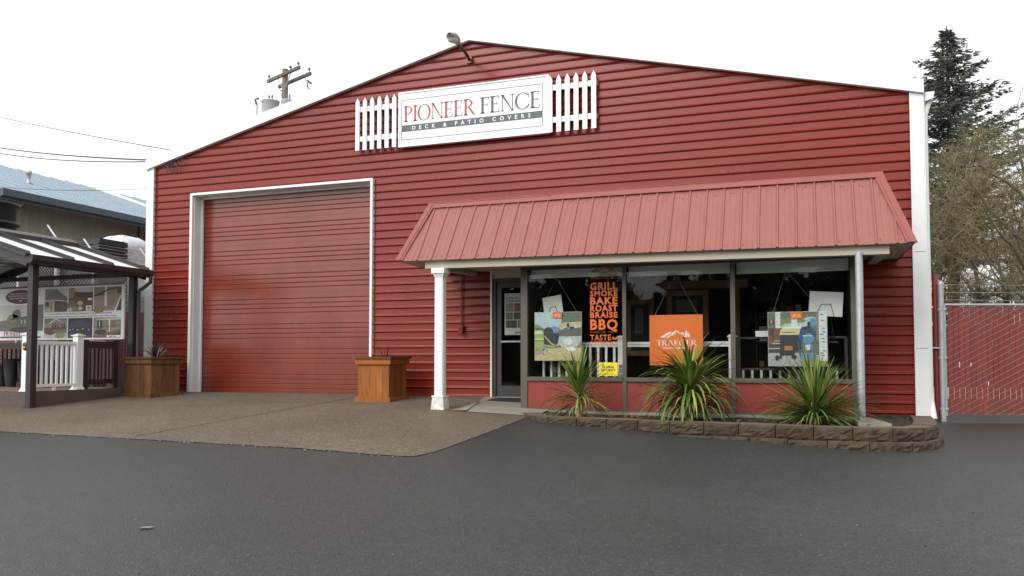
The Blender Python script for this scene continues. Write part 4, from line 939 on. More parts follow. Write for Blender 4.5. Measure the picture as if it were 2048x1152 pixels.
def newel(x, y, h=1.03, w_=.066):
    q = MB(); q.box(x-w_, x+w_, y-w_, y+w_, DT+.01, DT+h, 'white_vinyl'); q.box(x-w_-.025, x+w_+.025, y-w_-.025, y+w_+.025, DT+h, DT+h+.022, 'white_vinyl')
    q.hexa([(x-w_-.01, y-w_-.01, DT+h+.022), (x+w_+.01, y-w_-.01, DT+h+.022), (x+w_+.01, y+w_+.01, DT+h+.022), (x-w_-.01, y+w_+.01, DT+h+.022), (x-.02, y-.02, DT+h+.05), (x+.02, y-.02, DT+h+.05), (x+.02, y+.02, DT+h+.05), (x-.02, y+.02, DT+h+.05)], 'white_vinyl')
    q.hexa([(x-w_-.03, y-w_-.03, DT), (x+w_+.03, y-w_-.03, DT), (x+w_+.03, y+w_+.03, DT), (x-w_-.03, y+w_+.03, DT), (x-w_-.002, y-w_-.002, DT+.06), (x+w_+.002, y-w_-.002, DT+.06), (x+w_+.002, y+w_+.002, DT+.06), (x-w_-.002, y+w_+.002, DT+.06)], 'white_vinyl')
    return q.build('newel_post', wr)
n1 = newel(-7.475, -3.0); newel(-7.36, -2.02)
q = MB()
q.lathe((0, 0, 0), [(.045, -.01), (.05, 0), (.05, .02), (.03, .028)], 'dark_bronze', 16); q.v = [(-7.455+x, -3.067-z, 1.00+y*1.45-.08) for x, y, z in q.v]; q.box(-7.49, -7.42, -3.10, -3.068, .885, .92, 'amber'); q.build('post_light', n1)
q = MB(); xa, ya, xb, yb = -7.42, -2.93, -7.365, -2.09
q.beam((xa, ya, 1.0), (xb, yb, 1.0), .07, .05, 'white_vinyl'); q.beam((xa, ya, .965), (xb, yb, .965), .045, .03, 'white_vinyl'); q.build('top_rail', wr); q = MB(); q.beam((xa, ya, .20), (xb, yb, .20), .05, .055, 'white_vinyl'); q.box(-7.41, -7.37, -2.53, -2.49, DT, .172, 'white_vinyl'); q.build('bottom_rail', wr)
for i in range(8):
    t_ = (i+.6)/8.2; x, y = xa+(xb-xa)*t_, ya+(yb-ya)*t_; q = MB(); q.box(x-.018, x+.018, y-.018, y+.018, .228, .952, 'white_vinyl'); q.build('baluster', wr)
def brown_railing(a, b, z0, z1, n, label, cap=False):
    t = thing('brown_railing', ((a[0]+b[0])/2, (a[1]+b[1])/2, DT), label, 'railing', 'dark brown railings on the deck'); q = MB()
    q.beam((*a, z1), (*b, z1), .09, .04, 'brown_rail'); q.beam((*a, z1-.07), (*b, z1-.07), .05, .09, 'brown_rail'); q.build('top_rail', t); q = MB(); q.beam((*a, z0), (*b, z0), .05, .09, 'brown_rail'); q.build('bottom_rail', t)
    for i in range(n):
        u = (i+.5)/n; x, y = a[0]+(b[0]-a[0])*u, a[1]+(b[1]-a[1])*u; q = MB(); q.box(x-.019, x+.019, y-.019, y+.019, z0+.046, z1-.116, 'brown_rail'); q.build('baluster', t)
    for p in (a, b): q = MB(); q.box(p[0]-.055, p[0]+.055, p[1]-.055, p[1]+.055, DT, z1+.05, 'brown_rail'); q.build('post', t)
    if cap: q = MB(); q.beam((*a, z1+.028), (b[0], b[1]-.25, z1+.028), .11, .014, 'white_vinyl'); q.build('cap_board', t)
brown_railing((-7.38, -1.86), (-7.40, -1.12), .24, 1.02, 8, 'dark brown railing between the white newel and the rear gazebo post', True)
brown_railing((-11.3, -.98), (-7.62, -.98), .24, 1.02, 28, 'long dark brown railing along the back of the deck below the banner')
rr = random.Random(9)
for i in range(7):
    q = MB(); x = -10.9+.33*i; h = rr.uniform(.45, .6)
    q.lathe((x, -1.35+rr.uniform(-.05, .05), DT), [(.09, 0), (.13, h*.5), (.15, h), (.16, h+.01), (.13, h-.02)], 'black_plastic', 14)
    top(q, 'plant_pot', (x, -1.35, DT), 'black plastic pot standing in a row at the back of the deck', 'pot', 'row of black pots on the deck')
# banner of deck photographs
bt = thing('photo_banner', (-8.9, -.90, 1.1), 'large printed banner of deck photographs hung along the back of the deck', 'banner')
BX0, BX1, BZ0, BZ1 = -11.1, -7.43, 1.10, 2.24
q = MB(); q.box(BX0, BX1, -.885, -.875, BZ0, BZ1, 'p_white'); bwd = BX1-BX0; f = plane_fn((0, -.8865, 0), (1, 0, 0), (0, 0, 1), (0, -1, 0))
def B(k, pts, m): P_(q, f, k, pts, m)
def pic(x0, z0, x1, z1):
    return lambda k, pts, m: B(k, [(x0+(x1-x0)*u, z0+(z1-z0)*v) for u, v in pts], m)
c1, c2, c3 = (-9.60, -8.955), (-8.925, -8.245), (-8.215, -7.475); r1, r2 = (1.70, 2.20), (1.135, 1.56)
p = pic(c1[0], r1[0], c1[1], r1[1]); p(1, rc(0, 0, 1, 1), 'p_tan'); p(2, [(0, .55), (.45, .5), (1, .42), (1, .62), (.5, .95), (.1, .7)], 'p_grey'); p(3, [(.45, .48), (1, .42), (1, .0), (.45, 0)], 'p_brown'); p(2, [(.55, .95), (1, .6), (1, 1), (.6, 1)], 'p_lightsky'); p(3, [(0, .46), (.46, .49), (1, .42), (1, .46), (.46, .53), (0, .5)], 'p_lightsky'); p(4, rc(.36, 0, .41, .48), 'p_lightsky'); p(4, rc(.22, .1, .25, .47), 'p_lightsky'); p(3, blob(.15, .08, .15, .1, 4), 'p_sand'); p(4, rc(.80, .1, .82, .44), 'p_tan'); p(3, rc(.02, .25, .18, .42), 'p_black')
p = pic(c2[0], r1[0], c2[1], r1[1]); p(1, rc(0, 0, 1, 1), 'p_deckred'); p(2, [(.1, .9), (.3, 1), (1, 1), (1, .8), (.4, .82)], 'p_lightsky'); p(3, rc(.35, .76, 1, .79), 'p_black'); p(3, rc(.36, .62, 1, .64), 'p_black')
for i in range(9): p(3, rc(.38+.07*i, .60, .395+.07*i, .78), 'p_black')
p(2, [(0, .55), (.2, .6), (.3, .9), (.1, 1), (0, 1)], 'p_tan'); p(3, blob(.15, .25, .2, .22, 3), 'p_grey'); p(4, blob(.48, .35, .12, .1, 5), 'p_sand'); p(4, blob(.28, .10, .14, .1, 6), 'p_foliage'); p(4, blob(.08, .08, .08, .1, 16), 'p_rock'); p(4, blob(.5, .13, .1, .08, 26), 'p_rock'); p(4, rc(.73, .02, .96, .24), 'p_white'); p(5, rc(.78, .06, .91, .19), 'p_glow'); p(5, rc(.80, .46, .97, .56), 'p_white')
p = pic(c3[0], r1[0], c3[1], r1[1]); p(1, rc(0, 0, 1, 1), 'p_patio'); p(2, [(0, .62), (.5, .7), (1, .9), (1, 1), (0, 1)], 'p_tan'); p(3, [(0, .60), (.35, .68), (.35, .72), (.5, .86), (.9, .95), (.9, 1), (.5, .9), (0, .66)], 'p_black'); p(3, rc(.40, .2, .47, 1), 'p_white'); p(3, blob(.66, .35, .1, .09, 5), 'p_foliage'); p(3, [(.58, .22), (.72, .22), (.69, .3), (.61, .3)], 'p_tan'); p(2, blob(.18, .05, .2, .14, 6), 'p_foliage'); p(3, [(.75, 0), (.82, 0), (1, .6), (1, .68)], 'p_white'); p(2, [(.82, 0), (1, .58), (1, 0)], 'p_brown'); p(3, rc(.86, .72, 1, .98), 'p_brown')
p = pic(c1[0], r2[0], c1[1], r2[1]); p(1, rc(0, 0, 1, 1), 'p_forest'); p(2, [(0, .72), (.28, .80), (.5, 1), (.8, .9), (1, .9), (1, .4), (0, .4)], 'p_tan'); p(3, [(.22, .76), (.50, 1), (.74, .86), (.74, .84), (.5, .96), (.25, .72)], 'p_white')
for u in (.35, .46, .57): p(3, rc(u, .5, u+.07, .66), 'p_black'); p(3, rc(u, .70, u+.07, .76), 'p_black')
for u in (.76, .86): p(3, rc(u, .55, u+.06, .72), 'p_black')
p(4, [(0, .50), (1, .58), (1, .44), (.6, .42), (0, .36)], 'p_deckred'); p(5, rc(0, .50, 1, .52), 'p_brown'); p(4, rc(0, 0, 1, .25), 'p_rock'); p(5, blob(.7, .15, .22, .16, 5), 'p_foliage'); p(5, blob(.25, .28, .2, .12, 15), 'p_deckred')
p = pic(c2[0], r2[0], c2[1], r2[1]); p(1, rc(0, 0, 1, 1), 'p_night'); p(2, [(0, .55), (1, .55), (.9, .75), (.5, .85), (.05, .75)], 'p_nightsky'); p(2, [(.05, .12), (.4, .2), (.95, .1), (.9, .02), (.1, .02)], 'p_brown'); p(3, blob(.5, .10, .18, .035, 8), 'p_glow')
for u, v in ((.1, .40), (.22, .45), (.40, .41), (.62, .45), (.85, .40)): p(3, ell(u, v, .016, .03), 'p_white')
p = pic(c3[0], r2[0], c3[1], r2[1]); p(1, rc(0, 0, 1, 1), 'p_tan'); p(2, [(0, .92), (1, 1), (1, .9), (.6, .86)], 'p_lightsky'); p(3, rc(.14, .45, .33, .85), 'p_black'); p(4, rc(.22, .5, .24, .83), 'p_white'); p(3, rc(.68, .5, .80, .8), 'p_grey'); p(4, [(0, .52), (0, .55), (1, .60), (1, .57)], 'p_black'); p(4, blob(.25, .28, .22, .14, 5), 'p_black'); p(4, rc(.55, .2, .57, .56), 'p_black'); p(3, [(0, 0), (0, .14), (.25, .10), (1, .42), (1, .34), (.3, 0)], 'p_brick'); p(3, [(.33, 0), (1, .32), (1, 0)], 'p_brown'); p(3, rc(.57, .3, .61, .92), 'p_white'); p(5, rc(.50, .02, 1.0, .12), 'p_white'); g9 = f(6); txt(q, 'TimberTech', c3[0]+.42, 1.15, .03, g9, 'ink', width=.2, bold=.03)
g9 = f(2); txt(q, 'Pioneer Specializes in the Installation of TimberTech Composite Decks & Railing', -8.60, 1.645, .025, g9, 'ink', width=1.75, bold=.02, align='C'); txt(q, 'Luxury Decking & Railing Options Available to Include Composite - Stainless Steel - Glass - Wood - Custom', -8.64, 1.585, .025, g9, 'ink', width=2.10, bold=.02, align='C')
p = pic(-11.05, 1.30, -9.64, 1.87); p(1, rc(0, 0, 1, 1), 'p_lightsky'); p(2, [(0, 0), (0, .38), (.45, .46), (.8, .6), (1, .6), (1, 0)], 'p_grey'); p(3, blob(.45, .65, .09, .2, 4), 'p_forest'); p(3, blob(.36, .5, .12, .16, 5), 'p_foliage'); p(3, [(.68, .6), (.75, 1), (1, 1), (1, .6)], 'p_grey'); p(4, [(.3, .42), (.9, .58), (.9, .63), (.3, .48)], 'p_deckred'); p(3, blob(.6, .05, .3, .12, 14), 'p_brown')
for u in (.55, .62, .70, .80): p(4, rc(u, .28, u+.015, .42), 'p_white')
B(1, ell(-10.33, 2.05, .44, .155, n=40), 'maroon'); g9 = f(2)
txt(q, 'Building Your First Impression Since', -10.32, 2.11, .026, g9, 'p_white', width=.62, bold=.02, align='C'); txt(q, 'Serving All of NW Oregon & Washington', -10.32, 2.06, .026, g9, 'p_white', width=.74, bold=.02, align='C'); txt(q, 'Family Owned & Operated Since', -10.32, 2.01, .028, g9, 'p_white', width=.62, bold=.02, align='C'); txt(q, '1994', -10.32, 1.945, .032, g9, 'p_white', bold=.03, align='C')
serif(q, 'PIONEER', -10.80, 1.195, .10, g9, 'sign_red', .54, .14); serif(q, 'FENCE', -10.24, 1.195, .10, g9, 'sign_grey', .43, .14); rect(q, g9, -10.9, 1.150, -9.70, 1.182, 'sign_grey')
q.build('printed_sheet', bt)
q = MB(); q.box(BX0, BX1+.03, -.915, -.8751, BZ1, BZ1+.03, 'deck_board'); q.box(BX1+.002, BX1+.04, -.90, -.86, BZ0, BZ1+.03, 'p_white'); q.build('batten', bt)

gb = thing('gazebo', (-9.2, -2.0, -.1), 'dark metal gazebo with ribbed pale roof panels over the display deck', 'gazebo')
PX = -7.22; GM = 'gazebo_metal'
for (x, y) in ((PX, -3.13), (PX, -.83), (-11.2, -3.13), (-11.2, -.83)):
    q = MB(); q.box(x-.06, x+.06, y-.06, y+.06, gz(x, y)-.02, 2.46, GM); q.box(x-.09, x+.09, y-.09, y+.09, gz(x, y)-.02, gz(x, y)+.02, GM); q.build('post', gb)
RX, RZ, EX, EZ, Y0, Y1 = -9.2, 3.17, -6.97, 2.47, -3.42, -.68
for x in (PX, -11.2): q = MB(); q.box(x-.05, x+.05, Y0+.2, Y1-.05, 2.38, 2.49, GM); q.build('beam', gb)
for y in (-3.13, -.83): q = MB(); q.box(-11.2+.051, PX-.051, y-.04, y+.04, 2.40, 2.49, GM); q.build('beam', gb)
for s_ in (1, -1):
    q = MB(); ex = RX+s_*(EX-RX); n_ = 3
    for i in range(n_):
        a, b = Y0+(Y1-Y0)*i/n_, Y0+(Y1-Y0)*(i+1)/n_
        P = [(RX, a, RZ), (ex, a, EZ+.03), (ex, b, EZ+.03), (RX, b, RZ)]
        if s_ < 0: P = P[::-1]
        q.hexa([*P, *[(x, y, z+.02) for x, y, z in P]], 'roof_panel')
    q.build('roof_panels', gb)
    for i in range(n_+1):
        q = MB(); y = Y0+(Y1-Y0)*i/n_; q.beam((RX, y, RZ+.02), (ex-s_*.0, y, EZ+.05), .055, .07, GM); q.beam((RX, y-.07, RZ+.02), (ex, y-.07, EZ+.05), .025, .05, GM); q.beam((RX, y, RZ+.07), (ex, y, EZ+.10), .02, .04, GM); q.build('roof_rib', gb)
    q = MB(); q.prism([(0, -.09), (.0, .05), (.14, .06), (.14, -.03), (.09, -.09)], lambda u, v, d: (ex+s_*(u-.03), Y0-.03+d, EZ+v), Y1-Y0+.06, GM); q.build('gutter', gb)
q = MB(); q.prism([(-.30, -.06), (0, .05), (.30, -.06), (.28, .03), (0, .13), (-.28, .03)], lambda u, v, d: (RX+u, Y0-.02+d, RZ+v), Y1-Y0+.04, GM); q.build('ridge_cap', gb)
q = MB()    # curved gable braces on the front
for s_ in (1, -1):
    pts = [(RX+s_*(2.0*t), -3.13, 2.42+.55*(1-t)**1.0-.20*sin(t*pi)) for t in [i/8 for i in range(9)]]
    q.tube(pts, .06, GM, 4, True, False)
q.build('gable_arch', gb)
for y in (Y0+.02, Y1-.02):
    for s_ in (1, -1): q = MB(); q.beam((RX, y, RZ-.08), (RX+s_*2.18, y, EZ-.06), .05, .16, GM); q.build('rake_beam', gb)
q = MB(); q.tube([(-6.90, -.70, 2.40), (-6.90, -.70, 2.28), (-7.0, -.75, 2.18), (-7.10, -.80, 2.10), (-7.11, -.80, 1.95), (-7.11, -.80, .82), (-7.08, -.82, .72), (-6.85, -.90, .60), (-6.70, -.95, .55)], .038, 'dark_bronze', 10); q.build('downpipe', gb)

# ------------------------------------------------------------------ yard fence on the left, stacked goods and the warehouse beyond
def mesh_wires(q, fn, L, H, s, m, r=.006, both=True, z0=0):
    """woven diagonals over a rectangle L x H, spacing s; fn(u,v)->3D"""
    for dr_ in ((1, -1) if both else (1,)):
        n = int((L+H)/s)
        for i in range(n+1):
            c = i*s-(H if dr_ > 0 else 0)
            if dr_ > 0: u0, v0 = max(0, c), max(0, -c); t = min(L-u0, H-v0); a, b = (u0, v0), (u0+t, v0+t)
            else: u0, v0 = min(L, c), max(0, c-L); t = min(u0, H-v0); a, b = (u0, v0), (u0-t, v0+t)
            if t <= .02: continue
            q.tube([fn(a[0], a[1]+z0), fn(b[0], b[1]+z0)], r, m, 3, False, False)
def yard_fence(a, b, H, slat_h, posts, label, arm, name_grp='yard fence runs'):
    a, b = Vector((*a, 0)), Vector((*b, 0)); d = (b-a); L = d.length; d.normalize(); nrm = Vector((d.y, -d.x, 0))
    fn = lambda u, v: a+d*u+Vector((0, 0, v))
    t = thing('chain_link_fence', (a.x, a.y, 0), label, 'fence', name_grp)
    q = MB(); mesh_wires(q, fn, L, H, .085, 'wire', .0055); q.build('wire_mesh', t)
    q = MB(); q.tube([fn(0, H), fn(L, H)], .024, 'galvanised', 8); q.build('top_rail', t)
    if slat_h:
        q = MB(); n = int(L/.09)
        for i in range(n): u = (i+.5)*L/n; q.obox(fn(u, slat_h/2+.03)+nrm*-.012, d, nrm, (0, 0, 1), .036, .004, slat_h/2, 'red_slat')
        q.build('privacy_slats', t)
    for u in posts:
        q = MB(); p = fn(u, 0); HH = H+(.30 if u == 0 else .12); q.tube([p, p+Vector((0, 0, HH))], .055 if u == 0 else .034, 'galvanised', 10); e = p+Vector((0, 0, HH)); o = q.build('post', t)
        q = MB(); q.tube([e, e+Vector(arm)], .022, 'galvanised', 8); q.build('barb_arm', o)
    for k in (.25, .5, .75, 1):
        q = MB(); off = Vector(arm)*k+Vector((0, 0, H+.05)); q.tube([fn(0, 0)+off, fn(L/2, 0)+off+Vector((0, 0, -.03)), fn(L, 0)+off], .006, 'wire', 4); q.build('barbed_wire', t)
yard_fence((-10.25, -.05), (-10.25, 14), 3.12, 1.86, [0, 1.0, 2.75, 5.5, 8.2, 11], 'tall chain link fence with red slats receding beside the red building', (-.32, -.0, .36))
yard_fence((-16, -.05), (-10.3, -.05), 3.12, 1.86, [.2, 2.9, 4.55], 'tall chain link fence behind the deck and banner', (-.22, -.12, .36))
st = thing('pipe_bundle', (-11.15, 1.9, 0), 'stack of black slatted pallets behind the fence, beside the wrapped bale', 'stack', 'black stacks behind the fence')
for i in range(17):
    q = MB(); z = 1.2+i*.148; q.box(-11.65, -10.62, 1.45, 2.35, z, z+.125, 'black_plastic'); q.box(-11.6, -10.67, 1.5, 2.3, z+.1251, z+.147, 'dark_gap'); q.build('slatted_layer', st)
q = MB(); q.box(-11.6, -10.66, 1.5, 2.3, -.02, 1.198, 'black_plastic'); q.build('base_stack', st)
for k, (x0, nl, lab) in enumerate(((-13.0, 15, 'black slatted stack seen through the mesh right of the gazebo post'), (-14.3, 14, 'black slatted stack seen through the mesh left of the gazebo post'))):
    st3 = thing('pipe_bundle', (x0+.6, 1.2, 0), lab, 'stack', 'black stacks behind the fence')
    for i in range(nl):
        q = MB(); z = .02+i*.205; q.box(x0, x0+1.15, .7, 1.7, z, z+.17, 'black_plastic'); q.box(x0+.05, x0+1.1, .75, 1.65, z+.1701, z+.204, 'dark_gap'); q.build('slatted_layer', st3)
def bale(c, sx, sy, z1, seed, label):
    q = MB(); r = random.Random(seed); nz, na = 26, 28; vs = []
    for k in range(nz+1):
        t = k/nz; z = z1*t; sc = 1.0 if t < .93 else sqrt(max(0.03, 1-((t-.93)/.07)**2*.75)); bul = 1+.035*sin(t*21+seed)+.02*sin(t*47)
        for a in range(na):
            th = 2*pi*a/na; cx_, sy_ = cos(th), sin(th); e = .35
            x = abs(cx_)**e*(1 if cx_ > 0 else -1); y = abs(sy_)**e*(1 if sy_ > 0 else -1); j = 1+r.uniform(-.035, .035)
            vs.append((c[0]+x*sx/2*sc*bul*j, c[1]+y*sy/2*sc*bul*j, z+r.uniform(-.03, .03)))
    q.mesh(vs, [(k*na+a, k*na+(a+1) % na, (k+1)*na+(a+1) % na, (k+1)*na+a) for k in range(nz) for a in range(na)], 'wrap', True); q.face(vs[nz*na:], 'wrap', True)
    top(q, 'wrapped_bale', (c[0], c[1], 0), label, 'bale', 'plastic wrapped bales behind the fence')
bale((-11.62, 3.15), 1.25, 1.1, 4.0, 1, 'tall plastic wrapped bale standing behind the black pallets')
bale((-10.75, 3.3), .5, .9, 2.7, 2, 'lower plastic wrapped bale at the left corner of the red building')
st2 = thing('pipe_bundle', (-14.95, 1.7, 0), 'tall stack of black ribbed tubs behind the fence at the left edge', 'stack', 'black stacks behind the fence')
for i in range(9):
    q = MB(); z = .25+i*.52
    q.lathe((-14.95, 1.7, z), [(.66, 0), (.72, .05), (.74, .40), (.82, .42), (.84, .50), (.70, .515)], 'black_plastic', 28); q.build('tub', st2)
q = MB(); q.lathe((-14.95, 1.7, -.02), [(.7, 0), (.7, .418)], 'black_plastic', 24); q.build('base_tub', st2)

wh = thing('warehouse', (-22.5, 8, 0), 'cream metal warehouse with a long pale blue roof beyond the fence', 'building')
q = MB()      # ribbed wall
n_ = 110; y0, y1 = 6.3, 45
for i in range(n_):
    a, b = y0+(y1-y0)*i/n_, y0+(y1-y0)*(i+1)/n_; m_ = b-.06
    q.face([(-22.5, a, -.2), (-22.5, m_, -.2), (-22.5, m_, 7.2), (-22.5, a, 7.2)][::-1], 'cream'); q.face([(-22.5, m_, -.2), (-22.46, m_+.02, -.2), (-22.46, m_+.02, 7.2), (-22.5, m_, 7.2)][::-1], 'cream'); q.face([(-22.46, m_+.02, -.2), (-22.5, b, -.2), (-22.5, b, 7.2), (-22.46, m_+.02, 7.2)][::-1], 'cream')
q.prism([(-38, -.2), (-22.5, -.2), (-22.5, 7.2), (-30, 9.6), (-38, 7.2)], lambda u, v, d: (u, y0+d, v), .1, 'cream'); q.build('wall', wh)
q = MB(); RXw, RZw, EXw, EZw = -30, 9.9, -20, 6.45; ya, yb = 6.0, 46
q.hexa([(RXw, ya, RZw-.1), (EXw, ya, EZw-.02), (EXw, yb, EZw-.02), (RXw, yb, RZw-.1), (RXw, ya, RZw), (EXw, ya, EZw+.08), (EXw, yb, EZw+.08), (RXw, yb, RZw)], 'blue_roof')
q.hexa([(-40, ya, EZw), (RXw-.001, ya, RZw-.1), (RXw-.001, yb, RZw-.1), (-40, yb, EZw), (-40, ya, EZw+.1), (RXw-.001, ya, RZw), (RXw-.001, yb, RZw), (-40, yb, EZw+.1)], 'blue_roof')
for i in range(44):
    y = ya+.45+.9*i; q.beam((RXw, y, RZw+.02), (EXw, y, EZw+.10), .05, .05, 'blue_roof')
rf = q.build('roof', wh)
for y in (7.6, 18.2, 29):
    q = MB(); a = Vector((RXw+1.0, y, RZw-.30)); b = Vector((RXw+5.2, y, RZw-1.75)); nn = Vector((.32, 0, .95)); q.hexa([a, a+Vector((0, .9, 0)), b+Vector((0, .9, 0)), b, *[p_+nn*.06 for p_ in (a, a+Vector((0, .9, 0)), b+Vector((0, .9, 0)), b)]], 'skylight'); q.build('skylight', rf)
q = MB(); q.prism([(0, -.16), (0, .12), (.18, .14), (.16, -.10)], lambda u, v, d: (EXw+u-.02, ya+d, EZw-.04+v), 40, 'blue_gutter'); q.box(EXw-.08, EXw-.021, ya, yb, EZw-.24, EZw-.03, 'blue_gutter'); q.build('gutter', wh)
for y in (7.3, 14.6, 21.9, 29.2):
    q = MB(); z0 = 5.55
    q.beam((-22.45, y, z0), (-20.2, y, 6.36), .06, .06, 'rust_truss'); q.beam((-22.45, y, 7.05), (-20.2, y, 6.42), .06, .06, 'rust_truss')
    for t in (.0, .3, .6): xx = -22.45+2.25*t; q.beam((xx, y, z0+.81*t), (xx, y, 7.05-.63*t), .04, .04, 'rust_truss'); q.beam((xx, y, z0+.81*t), (xx+.66, y, 7.05-.63*(t+.29)), .04, .04, 'rust_truss')
    q.build('eave_truss', wh)
q = MB(); q.box(-22.46, -22.40, 9.6, 9.95, 5.2, 5.55, 'grey_metal'); q.box(-22.40, -22.38, 9.65, 9.9, 5.25, 5.5, 'dark_gap'); q.build('wall_vent', wh)
q = MB(); c = (-24, 10.31); q.lathe((c[0], c[1], 7.72), [(.16, 0), (.14, .1), (.075, .12), (.075, .55), (.12, .56), (.12, .68), (.04, .72)], 'galvanised', 14); q.lathe((c[0], c[1], 7.80), [(.16, 0), (.17, .08), (.09, .1)], 'red_pole', 14); q.build('roof_vent', wh)

# ------------------------------------------------------------------ power pole and wires behind the roof
pp = thing('utility_pole', (-17.05, 17.9, 0), 'weathered utility pole with transformers rising behind the left roof slope', 'utility pole')
q = MB(); q.tube([(-17.05, 17.9, -.1), (-17.05, 17.9, 14.42)], [.19, .135], 'pole_wood', 14); q.build('pole', pp)
def arm_(a, b, dy): q = MB(); q.beam((a[0], a[1]+dy, a[2]), (b[0], b[1]+dy, b[2]), .11, .14, 'arm_wood'); return q.build('crossarm', pp)
A1 = ((-18.31, 18.30, 14.10), (-15.79, 17.28, 14.14)); A2 = ((-18.05, 18.75, 13.98), (-15.55, 17.72, 14.0))
arm_(A1[0], A1[1], -.04); arm_(A2[0], A2[1], .04)
for (x, y, z) in ((-18.2, 18.22, 14.18), (-15.9, 17.30, 14.21), (-15.65, 17.80, 14.08), (-16.5, 17.54, 14.2)):
    q = MB(); q.lathe((x, y, z), [(.015, 0), (.015, .10), (.075, .11), (.06, .15), (.035, .16), (.055, .19), (.03, .22)], 'porcelain', 10); q.build('insulator', pp)
for (x, y, z) in ((-17.75, 18.62, 13.70), (-15.75, 17.80, 13.70)):
    q = MB(); q.tube([(x-.15, y, z+.2), (x-.1, y, z+.02), (x, y, z-.02)], .015, 'cable', 5); q.tube([(x, y, z), (x+.24, y-.05, z-.18)], .05, 'porcelain', 8); q.tube([(x+.02, y, z-.1), (x, y, z-.3), (x+.12, y, z-.42)], .03, 'cable', 6); q.build('fuse_cutout', pp)
for (x, y, r_, z0, z1) in ((-17.42, 17.30, .40, 11.75, 12.72), (-16.42, 17.25, .30, 11.85, 12.62)):
    q = MB(); q.lathe((x, y, z0), [(r_*.95, 0), (r_, .05), (r_, z1-z0-.03), (r_*1.06, z1-z0-.02), (r_*1.06, z1-z0+.02), (r_*.5, z1-z0+.07)], 'transformer', 24); q.box(x+.0, x+.3, y+.2, y+.5, z1-.5, z1-.3, 'grey_metal'); tr_ = q.build('transformer', pp)
    for k, dx in enumerate((-.1, .12)): q = MB(); q.lathe((x+dx*.8, y, z1+.05), [(.035, 0), (.05, .08), (.03, .1), (.05, .16), (.03, .18), (.045, .24), (.02, .27)], 'porcelain', 8); q.build('bushing', tr_)
q = MB(); q.tube([(-17.95, 16.95, 11.6), (-17.93, 16.98, 12.55)], .05, 'transformer', 8); q.tube([(-17.93, 16.98, 12.5), (-17.98, 16.9, 12.75), (-17.85, 17.0, 12.85)], .05, 'porcelain', 6); q.build('arrester', pp)
q = MB(); q.beam((-17.55, 18.0, 14.08), (-17.06, 17.80, 13.4), .03, .03, 'grey_metal'); q.beam((-16.5, 17.58, 14.1), (-17.0, 17.78, 13.4), .03, .03, 'grey_metal'); q.build('arm_brace', pp)
def cable(a, b, sag, r_, label, n=14, grp='overhead wires at the left'):
    q = MB(); a = Vector(a); b = Vector(b); q.tube([a+(b-a)*(i/n)-Vector((0, 0, sag*4*(i/n)*(1-i/n))) for i in range(n+1)], r_, 'cable', 5)
    top(q, 'overhead_wire', a, label, 'wire', grp)
cable((-7.45, -.10, 5.03), (-23.2, 7.34, 8.73), .10, .018, 'thick upper service cable running to the left eave corner')
cable((-7.47, -.10, 5.00), (-23.2, 7.34, 8.55), .16, .014, 'lower service cable below the thick one at the eave corner')
cable((-7.07, -.02, 5.24), (-23.2, 7.2, 9.95), .06, .010, 'thin wire running up left from the left roof slope')
cable((-9.9, 4.4, 5.62), (-23.0, 6.2, 7.1), .28, .008, 'thin sagging wire crossing in front of the blue roof')
q = MB(); r = random.Random(2)
for k in range(5):
    x = -7.35+.09*k; q.tube([(x, -.05, 5.0), (x+.12, -.10, 4.86+r.uniform(-.05, .05)), (x+.25, -.08, 4.75), (x+.32, -.10, 4.9), (x+.22, -.06, 5.02+.05*k)], .007, 'cable', 5)
q.tube([(-7.45, -.10, 5.03), (-7.2, -.09, 5.06), (-7.0, -.08, 5.02)], .012, 'cable', 5)
top(q, 'wire_loops', (-7.2, -.03, 4.75), 'loose loops of service wire on the siding below the left eave', 'wire')

# ------------------------------------------------------------------ gate and posts on the right
gt = thing('slatted_gate', (7.95, .25, -.27), 'chain link gate filled with red privacy slats right of the red building', 'gate')
G0 = Vector((7.95, .30, -.20)); gd_ = Vector((.943, .333, 0)).normalized(); gn = Vector((gd_.y, -gd_.x, 0)); GL, GH = 3.6, 1.74
gf = lambda u, v: G0+gd_*u+Vector((0, 0, v))
q = MB()
for a, b in (((0, GH), (GL, GH)), ((0, 0), (0, GH)), ((GL, 0), (GL, GH)), ((GL*.5, 0), (GL*.5, GH))): q.tube([gf(*a), gf(*b)], .020, 'galvanised', 8)
q.build('frame', gt)
q = MB(); n_ = int(GL/.088)
for i in range(n_):
    u = .045+(i+.5)*(GL-.07)/n_; hh = r.uniform(-.01, .012); q.obox(gf(u, GH/2+hh)+gn*-.006, gd_, gn, (0, 0, 1), .0385, .005, GH/2-.03, 'red_slat')
q.build('privacy_slats', gt)
q = MB()
sl = .52
for i in range(-30, 40):      # visible wires rise to the right in front of the slats
    c = i*.098; pts = []
    for k in range(61):
        u = GL*k/60; v = c+sl*u
        if 0 <= v <= GH: pts.append(gf(u, v)+gn*(.010+.003*sin(u*70)))
    if len(pts) > 1: q.tube(pts, .0034, 'wire', 4, False)
q.build('wire_mesh', gt)
q = MB(); rr = random.Random(8)
for i in range(n_):
    if rr.random() < .45: u = .01+i*(GL-.02)/n_+.03; v = rr.choice((.80, .80, .70, 1.60, 1.52, .45, .5)); q.obox(gf(u, v)+gn*.004, gd_, gn, (0, 0, 1), .006, .003, rr.uniform(.015, .05), 'stucco_white')
q.build('slat_locks', gt)
q = MB()
for z in (.10, .9, 1.66): q.tube([gf(-.10, z), gf(.02, z)], .03, 'galvanised', 8)
q.build('hinge', gt)
